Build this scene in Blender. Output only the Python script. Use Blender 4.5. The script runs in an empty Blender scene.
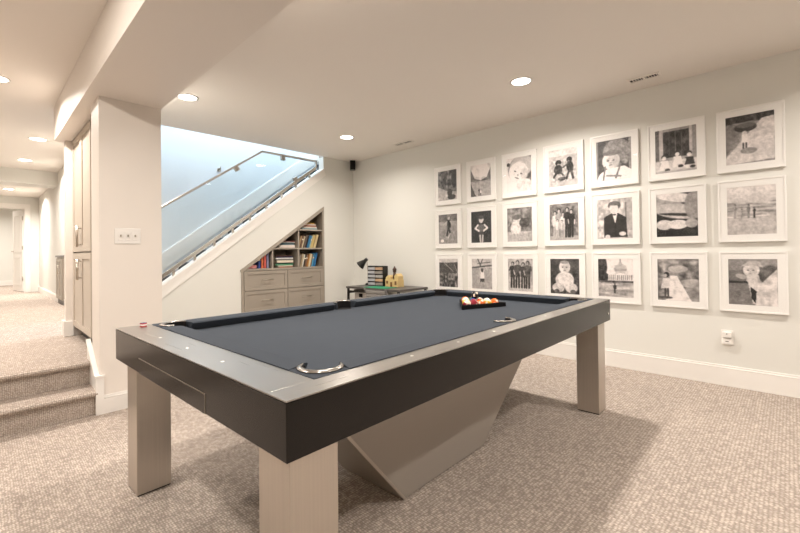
import bpy, bmesh, math, random
import numpy as np
from mathutils import Vector, Matrix
PI = math.pi
SC = bpy.context.scene
COL = SC.collection
random.seed(7)

# ------------------------------------------------------------------ materials
def mat(name, col, rough=0.5, metal=0.0, bump=None, noise=None, coat=0.0, spec=None, aniso=0.0):
    m = bpy.data.materials.new(name); m.use_nodes = True
    nt = m.node_tree; b = nt.nodes['Principled BSDF']
    b.inputs['Base Color'].default_value = (*col, 1)
    b.inputs['Roughness'].default_value = rough
    b.inputs['Metallic'].default_value = metal
    b.inputs['Coat Weight'].default_value = coat
    b.inputs['Anisotropic'].default_value = aniso
    if spec is not None: b.inputs['Specular IOR Level'].default_value = spec
    tc = nt.nodes.new('ShaderNodeTexCoord')
    if noise:                                   # (scale, amount) slight colour variation
        n = nt.nodes.new('ShaderNodeTexNoise'); n.inputs['Scale'].default_value = noise[0]; n.inputs['Detail'].default_value = 4
        nt.links.new(tc.outputs['Object'], n.inputs['Vector'])
        mx = nt.nodes.new('ShaderNodeMix'); mx.data_type = 'RGBA'
        k = noise[1]
        mx.inputs[6].default_value = (*[c * (1 - k) for c in col], 1)
        mx.inputs[7].default_value = (*[min(1, c * (1 + k)) for c in col], 1)
        nt.links.new(n.outputs['Fac'], mx.inputs[0]); nt.links.new(mx.outputs[2], b.inputs['Base Color'])
    if bump:                                    # (scale, strength, distance)
        n = nt.nodes.new('ShaderNodeTexNoise'); n.inputs['Scale'].default_value = bump[0]; n.inputs['Detail'].default_value = 3
        nt.links.new(tc.outputs['Object'], n.inputs['Vector'])
        bp = nt.nodes.new('ShaderNodeBump'); bp.inputs['Strength'].default_value = bump[1]; bp.inputs['Distance'].default_value = bump[2]
        nt.links.new(n.outputs['Fac'], bp.inputs['Height']); nt.links.new(bp.outputs['Normal'], b.inputs['Normal'])
    return m

def srgb(r, g, b):
    f = lambda c: (c / 255 / 12.92) if c / 255 <= 0.04045 else ((c / 255 + 0.055) / 1.055) ** 2.4
    return (f(r), f(g), f(b))

def brushed(name, col, rough, metal, axis_scale, amt=0.15, rvar=0.12):
    m = mat(name, col, rough, metal)
    nt = m.node_tree; b = nt.nodes['Principled BSDF']
    tc = nt.nodes.new('ShaderNodeTexCoord'); mp = nt.nodes.new('ShaderNodeMapping'); mp.inputs['Scale'].default_value = axis_scale
    n = nt.nodes.new('ShaderNodeTexNoise'); n.inputs['Scale'].default_value = 1.0; n.inputs['Detail'].default_value = 5
    nt.links.new(tc.outputs['Object'], mp.inputs['Vector']); nt.links.new(mp.outputs['Vector'], n.inputs['Vector'])
    mr = nt.nodes.new('ShaderNodeMapRange'); mr.inputs['To Min'].default_value = rough - rvar / 2; mr.inputs['To Max'].default_value = rough + rvar / 2
    nt.links.new(n.outputs['Fac'], mr.inputs['Value']); nt.links.new(mr.outputs['Result'], b.inputs['Roughness'])
    mx = nt.nodes.new('ShaderNodeMix'); mx.data_type = 'RGBA'
    mx.inputs[6].default_value = (*[c * (1 - amt) for c in col], 1); mx.inputs[7].default_value = (*[min(1, c * (1 + amt)) for c in col], 1)
    nt.links.new(n.outputs['Fac'], mx.inputs[0]); nt.links.new(mx.outputs[2], b.inputs['Base Color'])
    return m

def carpet_mat():
    m = bpy.data.materials.new('loop_pile_carpet'); m.use_nodes = True
    nt = m.node_tree; b = nt.nodes['Principled BSDF']; b.inputs['Roughness'].default_value = 0.95
    b.inputs['Specular IOR Level'].default_value = 0.15
    tc = nt.nodes.new('ShaderNodeTexCoord')
    mp = nt.nodes.new('ShaderNodeMapping'); mp.inputs['Scale'].default_value = (95, 62, 95); mp.inputs['Rotation'].default_value = (0, 0, 0)
    # slight wobble so that the loops do not look machine-exact
    nz = nt.nodes.new('ShaderNodeTexNoise'); nz.inputs['Scale'].default_value = 30; nz.inputs['Detail'].default_value = 2
    nt.links.new(tc.outputs['Object'], nz.inputs['Vector'])
    add = nt.nodes.new('ShaderNodeVectorMath'); add.operation = 'MULTIPLY_ADD'
    add.inputs[1].default_value = (0.010, 0.010, 0.010)
    nt.links.new(nz.outputs['Color'], add.inputs[0]); nt.links.new(tc.outputs['Object'], add.inputs[2])
    nt.links.new(add.outputs[0], mp.inputs['Vector'])
    vo = nt.nodes.new('ShaderNodeTexVoronoi'); vo.inputs['Scale'].default_value = 1.0; vo.inputs['Randomness'].default_value = 0.35
    nt.links.new(mp.outputs['Vector'], vo.inputs['Vector'])
    cr = nt.nodes.new('ShaderNodeValToRGB')
    cr.color_ramp.elements[0].position = 0.12; cr.color_ramp.elements[0].color = (*CARPET_HI, 1)
    cr.color_ramp.elements[1].position = 0.62; cr.color_ramp.elements[1].color = (*CARPET_LO, 1)
    nt.links.new(vo.outputs['Distance'], cr.inputs['Fac'])
    # individual yarn colours and broad mottling
    hs = nt.nodes.new('ShaderNodeMix'); hs.data_type = 'RGBA'; hs.blend_type = 'MULTIPLY'; hs.inputs[0].default_value = 1
    bw = nt.nodes.new('ShaderNodeRGBToBW'); nt.links.new(vo.outputs['Color'], bw.inputs[0])
    mr = nt.nodes.new('ShaderNodeMapRange'); mr.inputs['To Min'].default_value = 0.87; mr.inputs['To Max'].default_value = 1.10
    nt.links.new(bw.outputs[0], mr.inputs['Value'])
    nt.links.new(cr.outputs['Color'], hs.inputs[6]); nt.links.new(mr.outputs['Result'], hs.inputs[7])
    n2 = nt.nodes.new('ShaderNodeTexNoise'); n2.inputs['Scale'].default_value = 1.6; n2.inputs['Detail'].default_value = 3
    nt.links.new(tc.outputs['Object'], n2.inputs['Vector'])
    mr2 = nt.nodes.new('ShaderNodeMapRange'); mr2.inputs['From Min'].default_value = .3; mr2.inputs['From Max'].default_value = .7
    mr2.inputs['To Min'].default_value = 0.95; mr2.inputs['To Max'].default_value = 1.04
    nt.links.new(n2.outputs['Fac'], mr2.inputs['Value'])
    h2 = nt.nodes.new('ShaderNodeMix'); h2.data_type = 'RGBA'; h2.blend_type = 'MULTIPLY'; h2.inputs[0].default_value = 1
    nt.links.new(hs.outputs[2], h2.inputs[6]); nt.links.new(mr2.outputs['Result'], h2.inputs[7])
    nt.links.new(h2.outputs[2], b.inputs['Base Color'])
    inv = nt.nodes.new('ShaderNodeMath'); inv.operation = 'SUBTRACT'; inv.inputs[0].default_value = 1; nt.links.new(vo.outputs['Distance'], inv.inputs[1])
    bp = nt.nodes.new('ShaderNodeBump'); bp.inputs['Strength'].default_value = 0.75; bp.inputs['Distance'].default_value = 0.006
    nt.links.new(inv.outputs[0], bp.inputs['Height']); nt.links.new(bp.outputs['Normal'], b.inputs['Normal'])
    return m

def emis(name, col, s):
    m = bpy.data.materials.new(name); m.use_nodes = True; nt = m.node_tree
    b = nt.nodes['Principled BSDF']; b.inputs['Base Color'].default_value = (*col, 1)
    b.inputs['Emission Color'].default_value = (*col, 1); b.inputs['Emission Strength'].default_value = s
    return m

def glass(name, tint, ior=1.5, rough=0.0):
    m = bpy.data.materials.new(name); m.use_nodes = True; nt = m.node_tree
    for n in list(nt.nodes): nt.nodes.remove(n)
    out = nt.nodes.new('ShaderNodeOutputMaterial'); t = nt.nodes.new('ShaderNodeBsdfTransparent'); g = nt.nodes.new('ShaderNodeBsdfGlossy')
    t.inputs[0].default_value = (*tint, 1); g.inputs['Roughness'].default_value = rough
    fr = nt.nodes.new('ShaderNodeFresnel')
    ge = nt.nodes.new('ShaderNodeNewGeometry'); mi = nt.nodes.new('ShaderNodeMix'); mi.inputs[2].default_value = ior; mi.inputs[3].default_value = 1 / ior
    nt.links.new(ge.outputs['Backfacing'], mi.inputs[0]); nt.links.new(mi.outputs[0], fr.inputs[0])
    mx = nt.nodes.new('ShaderNodeMixShader')
    nt.links.new(fr.outputs[0], mx.inputs[0]); nt.links.new(t.outputs[0], mx.inputs[1]); nt.links.new(g.outputs[0], mx.inputs[2])
    nt.links.new(mx.outputs[0], out.inputs[0]); return m

CARPET_HI = (0.69, 0.60, 0.525); CARPET_LO = (0.33, 0.275, 0.235)
M = {}
M['wall'] = mat('painted_wall', (0.745, 0.735, 0.69), 0.55, bump=(220, .06, .002))
M['column'] = mat('painted_column', (0.80, 0.74, 0.68), 0.5, bump=(220, .06, .002))
M['stairwall'] = mat('stairwell_paint', (0.74, 0.77, 0.79), 0.6)
M['ceiling'] = mat('ceiling_paint', (0.84, 0.79, 0.735), 0.8, bump=(200, .05, .002))
M['trim'] = mat('white_trim', (0.86, 0.83, 0.79), 0.3)
M['white'] = mat('white_plastic', (0.84, 0.81, 0.77), 0.3)
M['carpet'] = carpet_mat()
M['stairrun'] = mat('dark_stair_carpet', (0.10, 0.105, 0.11), 0.95, noise=(90, .4), bump=(300, .5, .004))
M['cab'] = mat('taupe_cabinet_paint', (0.345, 0.302, 0.252), 0.42, noise=(30, .03))
M['cabin'] = mat('taupe_cabinet_inside', (0.30, 0.25, 0.20), 0.6)
M['pantry'] = mat('greige_door_paint', (0.52, 0.455, 0.385), 0.42)
M['nickel'] = mat('brushed_nickel', (0.50, 0.45, 0.39), 0.3, 1.0)
M['steel'] = mat('polished_steel', (0.70, 0.68, 0.65), 0.22, 1.0)
M['pockmetal'] = mat('pocket_trim_metal', (0.36, 0.335, 0.31), 0.25, 1.0)
M['leg'] = brushed('brushed_aluminium', (0.56, 0.51, 0.455), 0.33, 0.85, (160, 160, 2.0), .10)
M['rail'] = brushed('brushed_rail_metal', (0.37, 0.345, 0.32), 0.30, 0.9, (2, 160, 160), .10)
M['railx'] = brushed('brushed_rail_metal_short', (0.37, 0.345, 0.32), 0.30, 0.9, (160, 2, 160), .10)
M['apron'] = mat('dark_satin_apron', (0.009, 0.0072, 0.006), 0.24, 0.0, spec=.30)
M['pedestal'] = mat('satin_grey_pedestal', (0.40, 0.36, 0.32), 0.42, 0.3)
M['cloth'] = mat('charcoal_billiard_cloth', (0.046, 0.054, 0.067), 0.95, noise=(8, .06), bump=(500, .25, .001), spec=.2)
M['black'] = mat('black_rubber', (0.010, 0.009, 0.009), 0.8, spec=.15)
M['blackm'] = mat('black_metal', (0.02, 0.018, 0.016), 0.35, 0.3)
M['darkgrey'] = mat('dark_grey_laminate', (0.085, 0.076, 0.068), 0.45)
M['midgrey'] = mat('grey_plastic', (0.24, 0.225, 0.21), 0.5)
M['frame'] = mat('white_frame_lacquer', (0.88, 0.86, 0.83), 0.3)
M['mat'] = mat('photo_mat_board', (0.90, 0.88, 0.85), 0.8)
M['glass'] = glass('frame_glass', (1, 1, 1), 1.35, 0.02)
M['stairglass'] = glass('stair_glass', (0.965, 0.985, 0.99), 1.45)
M['lens'] = emis('downlight_lens', (1.0, 0.93, 0.84), 14)
M['ball_white'] = mat('ball_ivory', (0.80, 0.72, 0.58), 0.12)
M['pearl'] = mat('pearl_inlay', (0.9, 0.88, 0.84), 0.25)

def color(name, rgb, rough=0.55):
    if name not in M: M[name] = mat(name, srgb(*rgb), rough)
    return M[name]

# ------------------------------------------------------------------ mesh helpers
def bx(bm, x0, x1, y0, y1, z0, z1, mi=0, rot=None):
    vs = [bm.verts.new((x, y, z)) for x in (x0, x1) for y in (y0, y1) for z in (z0, z1)]
    for f in ((0, 1, 3, 2), (4, 6, 7, 5), (0, 4, 5, 1), (2, 3, 7, 6), (0, 2, 6, 4), (1, 5, 7, 3)):
        fc = bm.faces.new([vs[i] for i in f]); fc.material_index = mi
    if rot is not None:
        for v in vs: v.co = rot @ v.co
    return vs

def prism(bm, pts, axis, a, b, mi=0):
    """polygon pts (2d) swept along axis between a and b. axis 'y' -> pts are (x,z); 'x' -> (y,z); 'z' -> (x,y)"""
    def P(p, t):
        if axis == 'y': return (p[0], t, p[1])
        if axis == 'x': return (t, p[0], p[1])
        return (p[0], p[1], t)
    A = [bm.verts.new(P(p, a)) for p in pts]; B = [bm.verts.new(P(p, b)) for p in pts]
    n = len(pts)
    for f in [A, B[::-1]]:
        fc = bm.faces.new(f); fc.material_index = mi
    for i in range(n):
        j = (i + 1) % n
        fc = bm.faces.new([A[i], B[i], B[j], A[j]]); fc.material_index = mi
    return A + B

def tube(bm, p0, p1, r, n=14, r1=None, caps=True, mi=0):
    p0 = Vector(p0); p1 = Vector(p1); d = (p1 - p0).normalized()
    up = Vector((0, 0, 1)) if abs(d.z) < .95 else Vector((1, 0, 0))
    a = d.cross(up).normalized(); b = d.cross(a)
    r1 = r if r1 is None else r1
    A = [bm.verts.new(p0 + a * r * math.cos(t) + b * r * math.sin(t)) for t in [2 * PI * k / n for k in range(n)]]
    B = [bm.verts.new(p1 + a * r1 * math.cos(t) + b * r1 * math.sin(t)) for t in [2 * PI * k / n for k in range(n)]]
    for k in range(n):
        f = bm.faces.new([A[k], A[(k + 1) % n], B[(k + 1) % n], B[k]]); f.smooth = True; f.material_index = mi
    if caps:
        for c in (A[::-1], B):
            f = bm.faces.new(c); f.material_index = mi

def lathe(bm, prof, c, n=32, mi=0, axis='z', smooth=True):
    rings = []
    for r, z in prof:
        ring = []
        for k in range(n):
            t = 2 * PI * k / n
            ring.append(bm.verts.new((c[0] + r * math.cos(t), c[1] + r * math.sin(t), c[2] + z)))
        rings.append(ring)
    for i in range(len(rings) - 1):
        for k in range(n):
            f = bm.faces.new([rings[i][k], rings[i][(k + 1) % n], rings[i + 1][(k + 1) % n], rings[i + 1][k]]); f.smooth = smooth; f.material_index = mi
    return rings

def make(name, bm, mats, parent=None, bevel=0.0, loc=None, seg=2):
    bmesh.ops.remove_doubles(bm, verts=bm.verts, dist=1e-6)
    bmesh.ops.recalc_face_normals(bm, faces=bm.faces)
    me = bpy.data.meshes.new(name); bm.to_mesh(me); bm.free()
    o = bpy.data.objects.new(name, me); COL.objects.link(o)
    if not isinstance(mats, (list, tuple)): mats = [mats]
    for m in mats: me.materials.append(M[m] if isinstance(m, str) else m)
    if parent: o.parent = parent
    if loc is not None: o.location = loc
    if bevel:
        md = o.modifiers.new('bevel', 'BEVEL'); md.width = bevel; md.segments = seg; md.limit_method = 'ANGLE'; md.angle_limit = 0.6
    return o

def tag(o, label, cat, group=None, kind=None):
    o['label'] = label; o['category'] = cat
    if group: o['group'] = group
    if kind: o['kind'] = kind
    return o

def thing(name, label, cat, loc=(0, 0, 0), rz=0, group=None):
    o = bpy.data.objects.new(name, None); COL.objects.link(o); o.empty_display_size = .1
    o.location = loc; o.rotation_euler = (0, 0, rz)
    return tag(o, label, cat, group)

def struct(name, bm, m, label=None, bevel=0.0, parent=None):
    o = make(name, bm, m, parent, bevel)
    if parent is None:
        o['kind'] = 'structure'
        if label: o['label'] = label; o['category'] = name.split('_')[0]
    return o

def copy_tree(o, parent=None):
    c = o.copy(); COL.objects.link(c)
    if parent: c.parent = parent
    for ch in list(o.children): copy_tree(ch, c)
    return c

NB = bmesh.new
# ------------------------------------------------------------------ key dimensions (metres)
WX = 4.264      # picture wall
BY = 5.147      # stair / bookcase wall
ZC = 2.611      # ceiling
ZR = 0.34       # raised hall floor
ZB = 2.276      # beam underside
def cap(x): return 0.783 + 0.736 * (x - 1.436)

# ------------------------------------------------------------------ room shell
bm = NB(); bx(bm, -3.2, WX + .2, -3.2, 3.75, -.1, 0); bx(bm, 0.62, WX + .2, 3.75, BY + .2, -.1, 0)
struct('floor', bm, 'carpet', 'beige loop pile carpet floor of the billiard room')
def struct_trim(name, bm, m, label, bevel=0.0):
    return struct(name, bm, m, label, bevel)

# carpeted steps and raised hall floor
def rounded_step(bm, y, z0, z1, x0, x1, y_end):
    # nosing that overhangs by 3 cm with a round front
    pts = [(y, z0), (y, z1 - .045), (y - .022, z1 - .038), (y - .033, z1 - .022), (y - .030, z1 - .008), (y - .015, z1), (y_end, z1), (y_end, z0)]
    prism(bm, pts, 'x', x0, x1)
bm = NB()
rounded_step(bm, 3.575, 0, .17, -3.0, .585, 3.80)
rounded_step(bm, 3.80, 0, ZR, -3.0, .585, 4.10)
bx(bm, -3.0, 1.0, 4.10, 12.45, 0.0, ZR); bx(bm, .585, .66, 3.9, 4.10, 0, ZR)
bx(bm, -1.6, 1.9, 12.45, 16.2, 0.0, ZR)
struct('floor_hall', bm, 'carpet', 'raised carpeted hall floor with two steps down')

bm = NB(); bx(bm, -3.2, WX + .2, -3.2, BY, ZC, ZC + .28); bx(bm, -3.2, .97, BY, 9.7, ZC, ZC + .28)
bx(bm, -3.2, 1.2, 9.7, 12.45, 2.49, 2.77); bx(bm, -1.7, 2.0, 12.45, 16.4, 2.75, 2.9)
struct('ceiling', bm, 'ceiling', 'flat beige ceiling with recessed lights')
bm = NB(); bx(bm, -3.0, .97, 9.27, 9.70, 2.374, ZC)
struct('trim_1', bm, 'wall', 'shallow drop beam across the far hall ceiling')
bm = NB(); bx(bm, .525, 1.0, -3.0, 5.262, ZB, ZC)
struct('trim_2', bm, 'column', 'boxed soffit beam running over the column')

# right (picture) wall
bm = NB(); bx(bm, WX, WX + .15, -3.2, BY + .12, 0, ZC + .28); struct('wall_right', bm, 'wall', 'long off white wall hung with framed photographs')
bm = NB(); bx(bm, -3.2, WX + .2, -3.2, -3.0, 0, ZC); struct('wall_front', bm, 'wall')
bm = NB(); bx(bm, -3.2, -3.0, -3.0, 12.6, 0, ZC); struct('wall_left', bm, 'wall')

# back wall: knee wall under the stair with bookcase niche, cap slope and full height part by the corner
KX = 3.6764
bm = NB(); y0, y1 = BY, BY + .12
BXL, BXR, BXA, BXT = 2.366, 3.669, 0.931, 1.845      # bookcase niche
prism(bm, [(1.0, 0), (BXL, 0), (BXL, cap(BXL)), (1.0, cap(1.0))], 'y', y0, y1)
prism(bm, [(BXL, BXA), (BXR, BXT), (BXR, cap(BXR)), (BXL, cap(BXL))], 'y', y0, y1)
prism(bm, [(BXR, 0), (WX, 0), (WX, ZC), (KX, ZC), (KX, cap(KX)), (BXR, cap(BXR))], 'y', y0, y1)
struct('wall_back', bm, 'wall', 'off white wall below the sloping stair cap')
# sloping cap and trim band
bm = NB()
s = [(1.0, cap(1.0)), (KX - .002, cap(KX - .002)), (KX - .002, cap(KX) + .022), (1.0, cap(1.0) + .022)]
prism(bm, [(x, z - .022) for x, z in s], 'y', BY - .028, BY + .135)
prism(bm, [(1.0, cap(1.0) - .15), (KX + .03, cap(KX + .03) - .128), (KX - .002, cap(KX) - .01), (1.0, cap(1.0) - .01)], 'y', BY - .014, BY)
prism(bm, [(1.0, cap(1.0) - .052), (KX - .002, cap(KX) - .052), (KX - .002, cap(KX) - .01), (1.0, cap(1.0) - .01)], 'y', BY - .022, BY)
struct('trim_3', bm, 'trim', 'sloping white cap and trim board along the stair')

# stairwell behind the knee wall
bm = NB(); bx(bm, .97, 6.5, 6.25, 6.40, 0, 5.4); struct('wall_stairwell', bm, 'stairwall', 'pale wall behind the staircase')
bm = NB(); bx(bm, 5.6, 5.75, BY, 6.25, 0, 5.4); struct('wall_stairhead', bm, 'wall')
bm = NB(); bx(bm, .4, 6.0, BY, BY + .1, ZC + .28, 5.4); struct('wall_landing', bm, 'stairwall')
bm = NB(); bx(bm, .85, .97, BY, 6.25, ZC, 5.4); struct('wall_stairfoot', bm, 'stairwall')
bm = NB(); bx(bm, .85, 6.5, BY, 6.4, 5.4, 5.5); struct('ceiling_stairwell', bm, 'stairwall')
bm = NB(); bx(bm, 4.35, 5.6, BY + .12, 6.25, 2.7, 2.93); struct('floor_landing', bm, 'carpet', 'upper landing at the head of the stairs')

# the flight of stairs: carpeted steps as one solid
RUN, RISE, X0 = .2345, .1726, 1.262
bm = NB(); pts = []
n = 15
for i in range(n):
    x = X0 + RUN * i; z = ZR + RISE * (i + 1)
    pts += [(x, z - RISE), (x, z - .03), (x - .02, z - .022), (x - .02, z - .004), (x - .01, z)]
xe = X0 + RUN * n; ze = ZR + RISE * n
pts += [(xe, ze), (xe, ze - .3), (X0 + .35, ZR + 0.0)]
prism(bm, pts, 'y', BY + .124, 6.245)
struct('floor_stairs', bm, 'stairrun', 'carpeted flight of stairs rising behind the glass')
# white skirt boards along the far stairwell wall
bm = NB(); prism(bm, [(.98, cap(.98) - .10), (5.0, cap(5.0) - .10), (5.0, cap(5.0) + .14), (.98, cap(.98) + .14)], 'y', 6.232, 6.25)
struct('baseboard_stairs', bm, 'trim', 'white skirt board following the stairs')

# column and pantry enclosure
bm = NB(); bx(bm, .60, 1.0, 3.56, 3.83, 0, ZB); struct('wall_column', bm, 'column', 'square warm white column beside the steps')
bm = NB(); bx(bm, .98, 1.05, 3.83, BY + .001, 0, ZC); struct('wall_pantry', bm, 'wall')
bm = NB(); bx(bm, .60, 1.05, 5.16, BY + .12, ZR, ZB); struct('wall_post', bm, 'column', 'narrow post at the end of the pantry')
bm = NB(); bx(bm, .58, .6, 5.14, 5.286, ZR, ZR + .15); bx(bm, .58, .66, 5.14, 5.16, ZR, ZR + .15)
struct('baseboard_post', bm, 'trim', 'white baseboard around the pantry post', bevel=.004)
# skirt board beside the steps, stepping down from the hall floor
bm = NB(); prism(bm, [(3.56, 0), (3.56, .262), (3.60, .268), (3.90, .475), (3.90, .0)], 'x', .578, .5995)
bx(bm, .574, .622, 3.544, 3.5598, 0, .262)
bx(bm, .570, .625, 3.538, 3.5598, .262, .276)
prism(bm, [(3.56, .263), (3.59, .264), (3.90, .476), (3.90, .490), (3.585, .277), (3.56, .276)], 'x', .570, .5995)
struct('trim_4', bm, 'trim', 'white skirt board beside the two carpeted steps')

# baseboards
def base_x(bm, x0, x1, yf, z0=0, h=.165, t=.016):          # along x, front face towards -y at yf
    bx(bm, x0, x1, yf - t, yf, z0, z0 + h - .02); bx(bm, x0, x1, yf - t * .55, yf, z0 + h - .02, z0 + h)
    tube(bm, (x0, yf - t * .8, z0 + h - .02), (x1, yf - t * .8, z0 + h - .02), .005, 8)
def base_y(bm, y0, y1, xf, z0=0, h=.165, t=.016):          # along y, front face towards -x at xf
    bx(bm, xf - t, xf, y0, y1, z0, z0 + h - .02); bx(bm, xf - t * .55, xf, y0, y1, z0 + h - .02, z0 + h)
    tube(bm, (xf - t * .8, y0, z0 + h - .02), (xf - t * .8, y1, z0 + h - .02), .005, 8)
bm = NB(); base_y(bm, -3.0, BY, WX); struct('baseboard_right', bm, 'trim', 'white baseboard below the photographs')
bm = NB(); base_x(bm, 1.05, BXL, BY); base_x(bm, BXR, WX - .016, BY); struct('baseboard_back', bm, 'trim', 'white baseboard of the stair wall')
bm = NB(); base_x(bm, .622, 1.0, 3.56, h=.13); struct('baseboard_column', bm, 'trim', 'white baseboard at the foot of the column')
bm = NB(); base_y(bm, 6.4, 8.43, .97, ZR, .12); base_y(bm, 9.13, 12.45, .97, ZR, .12); struct('baseboard_hall', bm, 'trim', 'white baseboard along the hall')

# hall: right wall, end wall with doorway, room beyond
bm = NB(); bx(bm, .97, 1.1, 6.40, 12.6, 0, ZC + .28); struct('wall_hall_right', bm, 'wall', 'white hall wall')
bm = NB(); DW0, DW1, DH = -.15, .735, 2.235
bx(bm, -3.0, DW0, 12.45, 12.57, ZR, 2.49); bx(bm, DW1, .97, 12.45, 12.57, ZR, 2.49); bx(bm, DW0, DW1, 12.45, 12.57, DH, 2.49)
struct('wall_hall_end', bm, 'wall', 'hall end wall with doorway')
bm = NB(); bx(bm, DW0 - .09, DW0, 12.43, 12.45, ZR, DH + .09); bx(bm, DW1, DW1 + .09, 12.43, 12.45, ZR, DH + .09); bx(bm, DW0, DW1, 12.43, 12.45, DH, DH + .09)
bx(bm, DW1 - .015, DW1, 12.45, 12.57, ZR, DH); bx(bm, DW0, DW0 + .015, 12.45, 12.57, ZR, DH); bx(bm, DW0, DW1, 12.45, 12.57, DH - .015, DH)
struct('trim_5', bm, 'trim', 'white casing around the far doorway', bevel=.003)
bm = NB(); bx(bm, -1.6, 1.9, 16.0, 16.1, ZR, 2.75); struct('wall_bedroom_end', bm, 'wall')
bm = NB(); bx(bm, 1.8, 1.9, 12.57, 16.0, ZR, 2.75); bx(bm, -1.7, -1.6, 12.57, 16.0, ZR, 2.75); struct('wall_bedroom_sides', bm, 'wall')
bm = NB(); base_x(bm, -1.6, 1.8, 16.0, ZR, .14); struct('baseboard_bedroom', bm, 'trim')
# the open door leaf (hinged on the right jamb, swung into the far room)
d = bpy.data.objects.new('door_1', None); COL.objects.link(d); d.location = (DW1 - .02, 12.575, ZR + .01); d['kind'] = 'structure'
d['label'] = 'white panelled door standing open at the end of the hall'; d['category'] = 'door'
d.rotation_euler = (0, 0, math.radians(90 + 9))
W_, H_ = .80, 1.87
bm = NB(); bx(bm, 0, W_, -.0175, .0175, 0, H_)
for (a, b) in ((.14, .78), (.90, H_ - .12)):
    for sgn in (-1, 1):
        yy = .0175 * sgn
        for (p, q, r, t) in ((.12, .135, a, b), (W_ - .135, W_ - .12, a, b), (.12, W_ - .12, a, a + .015), (.12, W_ - .12, b - .015, b)):
            bx(bm, p, q, min(yy, yy + sgn * .006), max(yy, yy + sgn * .006), r, t)
make('door_panel', bm, 'trim', d)
for k, z in enumerate((.25, .95, 1.62)):
    bm = NB(); tube(bm, (-.008, .02, z), (-.008, .02, z + .09), .008, 10); bx(bm, -.008, .03, .0178, .021, z, z + .09); make('hinge', bm, 'nickel', d)
bm = NB()
for sgn in (-1, 1):
    tube(bm, (W_ - .06, sgn * .0175, .92), (W_ - .06, sgn * .055, .92), .012, 12); tube(bm, (W_ - .06, sgn * .055, .92), (W_ - .17, sgn * .06, .92), .009, 10)
    lathe(bm, [(0, 0), (.028, 0)], (W_ - .06, 0, .92), 12)
make('door_handle', bm, 'nickel', d)

# ------------------------------------------------------------------ tall pantry cabinet in the recess behind the column
def shaker(bm, y0, y1, z0, z1, xf, rail=.055, t=.02):
    """door face towards -x: recessed panel inside four frame pieces"""
    bx(bm, xf + .008, xf + t, y0, y1, z0, z1)
    bx(bm, xf, xf + .009, y0, y0 + rail, z0, z1); bx(bm, xf, xf + .009, y1 - rail, y1, z0, z1)
    bx(bm, xf, xf + .009, y0 + rail, y1 - rail, z0, z0 + rail); bx(bm, xf, xf + .009, y0 + rail, y1 - rail, z1 - rail, z1)
t = thing('pantry_cabinet', 'tall greige pantry cabinet with paired doors recessed behind the column', 'cabinet', (.65, 4.65, ZR))
def L(px, py, pz): return (px - .65, py - 4.65, pz - ZR)
bm = NB()
bx(bm, .025, .325, 3.84 - 4.65, 5.155 - 4.65, .10, ZB - ZR - .002); bx(bm, .005, .025, 5.135 - 4.65, 5.155 - 4.65, .1, ZB - ZR - .002)
bx(bm, .005, .025, 3.84 - 4.65, 4.205 - 4.65, .1, ZB - ZR - .002)
make('body', bm, 'pantry', t)
bm = NB(); bx(bm, .07, .30, 3.84 - 4.65, 5.155 - 4.65, 0, .10); make('toe_kick', bm, 'blackm', t)
for (z0, z1, hz) in ((.105, .815, .57), (.83, 1.925, .87)):
    for (a, b, side) in ((4.21, 4.668, 1), (4.672, 5.13, 0)):
        bm = NB(); shaker(bm, a - 4.65, b - 4.65, z0, z1, 0.0)
        dd = make('door', bm, 'pantry', t, bevel=.0015)
        yy = (b - .03 if side else a + .03) - 4.65
        bm = NB(); tube(bm, (-.028, yy, hz), (-.028, yy, hz + .19), .006, 10)
        tube(bm, (-.028, yy, hz + .02), (.0, yy, hz + .02), .004, 8); tube(bm, (-.028, yy, hz + .17), (.0, yy, hz + .17), .004, 8)
        make('handle', bm, 'nickel', dd)

# low grey cabinet further down the hall
t = thing('hall_cabinet', 'low grey built-in cabinet standing against the far hall wall', 'cabinet', (.95, 8.78, ZR))
bm = NB(); bx(bm, -.004, .02, -.34, .34, .07, .78); make('body', bm, 'cab', t, bevel=.002)
bm = NB(); bx(bm, .004, .02, -.33, .33, 0, .07); make('toe_kick', bm, 'blackm', t)
bm = NB(); bx(bm, -.03, .02, -.35, .35, .78, .81); make('countertop', bm, 'midgrey', t)
for (a, b) in ((-.33, -.003), (.003, .33)):
    bm = NB(); shaker(bm, a, b, .09, .76, -.022, .05); dd = make('door', bm, 'cab', t)
    bm = NB(); yy = -.03 if b < 0.1 else .03
    tube(bm, (-.042, yy, .5), (-.042, yy, .65), .005, 8); tube(bm, (-.042, yy, .52), (-.022, yy, .52), .004, 8); tube(bm, (-.042, yy, .63), (-.022, yy, .63), .004, 8)
    make('handle', bm, 'nickel', dd)

# ------------------------------------------------------------------ stair guard: rails, glass, clamps
t = thing('stair_guard', 'glass stair guard with steel rails above the sloping cap', 'railing', (2.4, BY + .06, 0))
def G(x, z, y=0): return (x - 2.4, y, z)
def zb_(x): return cap(x) + .082
bm = NB()      # bottom rail
def flat_rail(bm, a, b, w=.022, h=.016):
    a = Vector(a); b = Vector(b); d = (b - a).normalized(); nrm = Vector((-d.z, 0, d.x))
    pts = []
    for p in (a, b):
        for sy in (-1, 1):
            for sz in (-1, 1): pts.append(bm.verts.new(p + Vector((0, sy * w, 0)) + nrm * sz * h))
    for f in ((0, 1, 3, 2), (4, 6, 7, 5), (0, 4, 5, 1), (2, 3, 7, 6), (0, 2, 6, 4), (1, 5, 7, 3)): bm.faces.new([pts[i] for i in f])
XT0, ZT = 2.70, 2.535
flat_rail(bm, G(1.02, zb_(1.02)), G(3.565, zb_(3.565)), .020, .022)
make('bottom_rail', bm, 'steel', t, bevel=.003)
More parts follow.
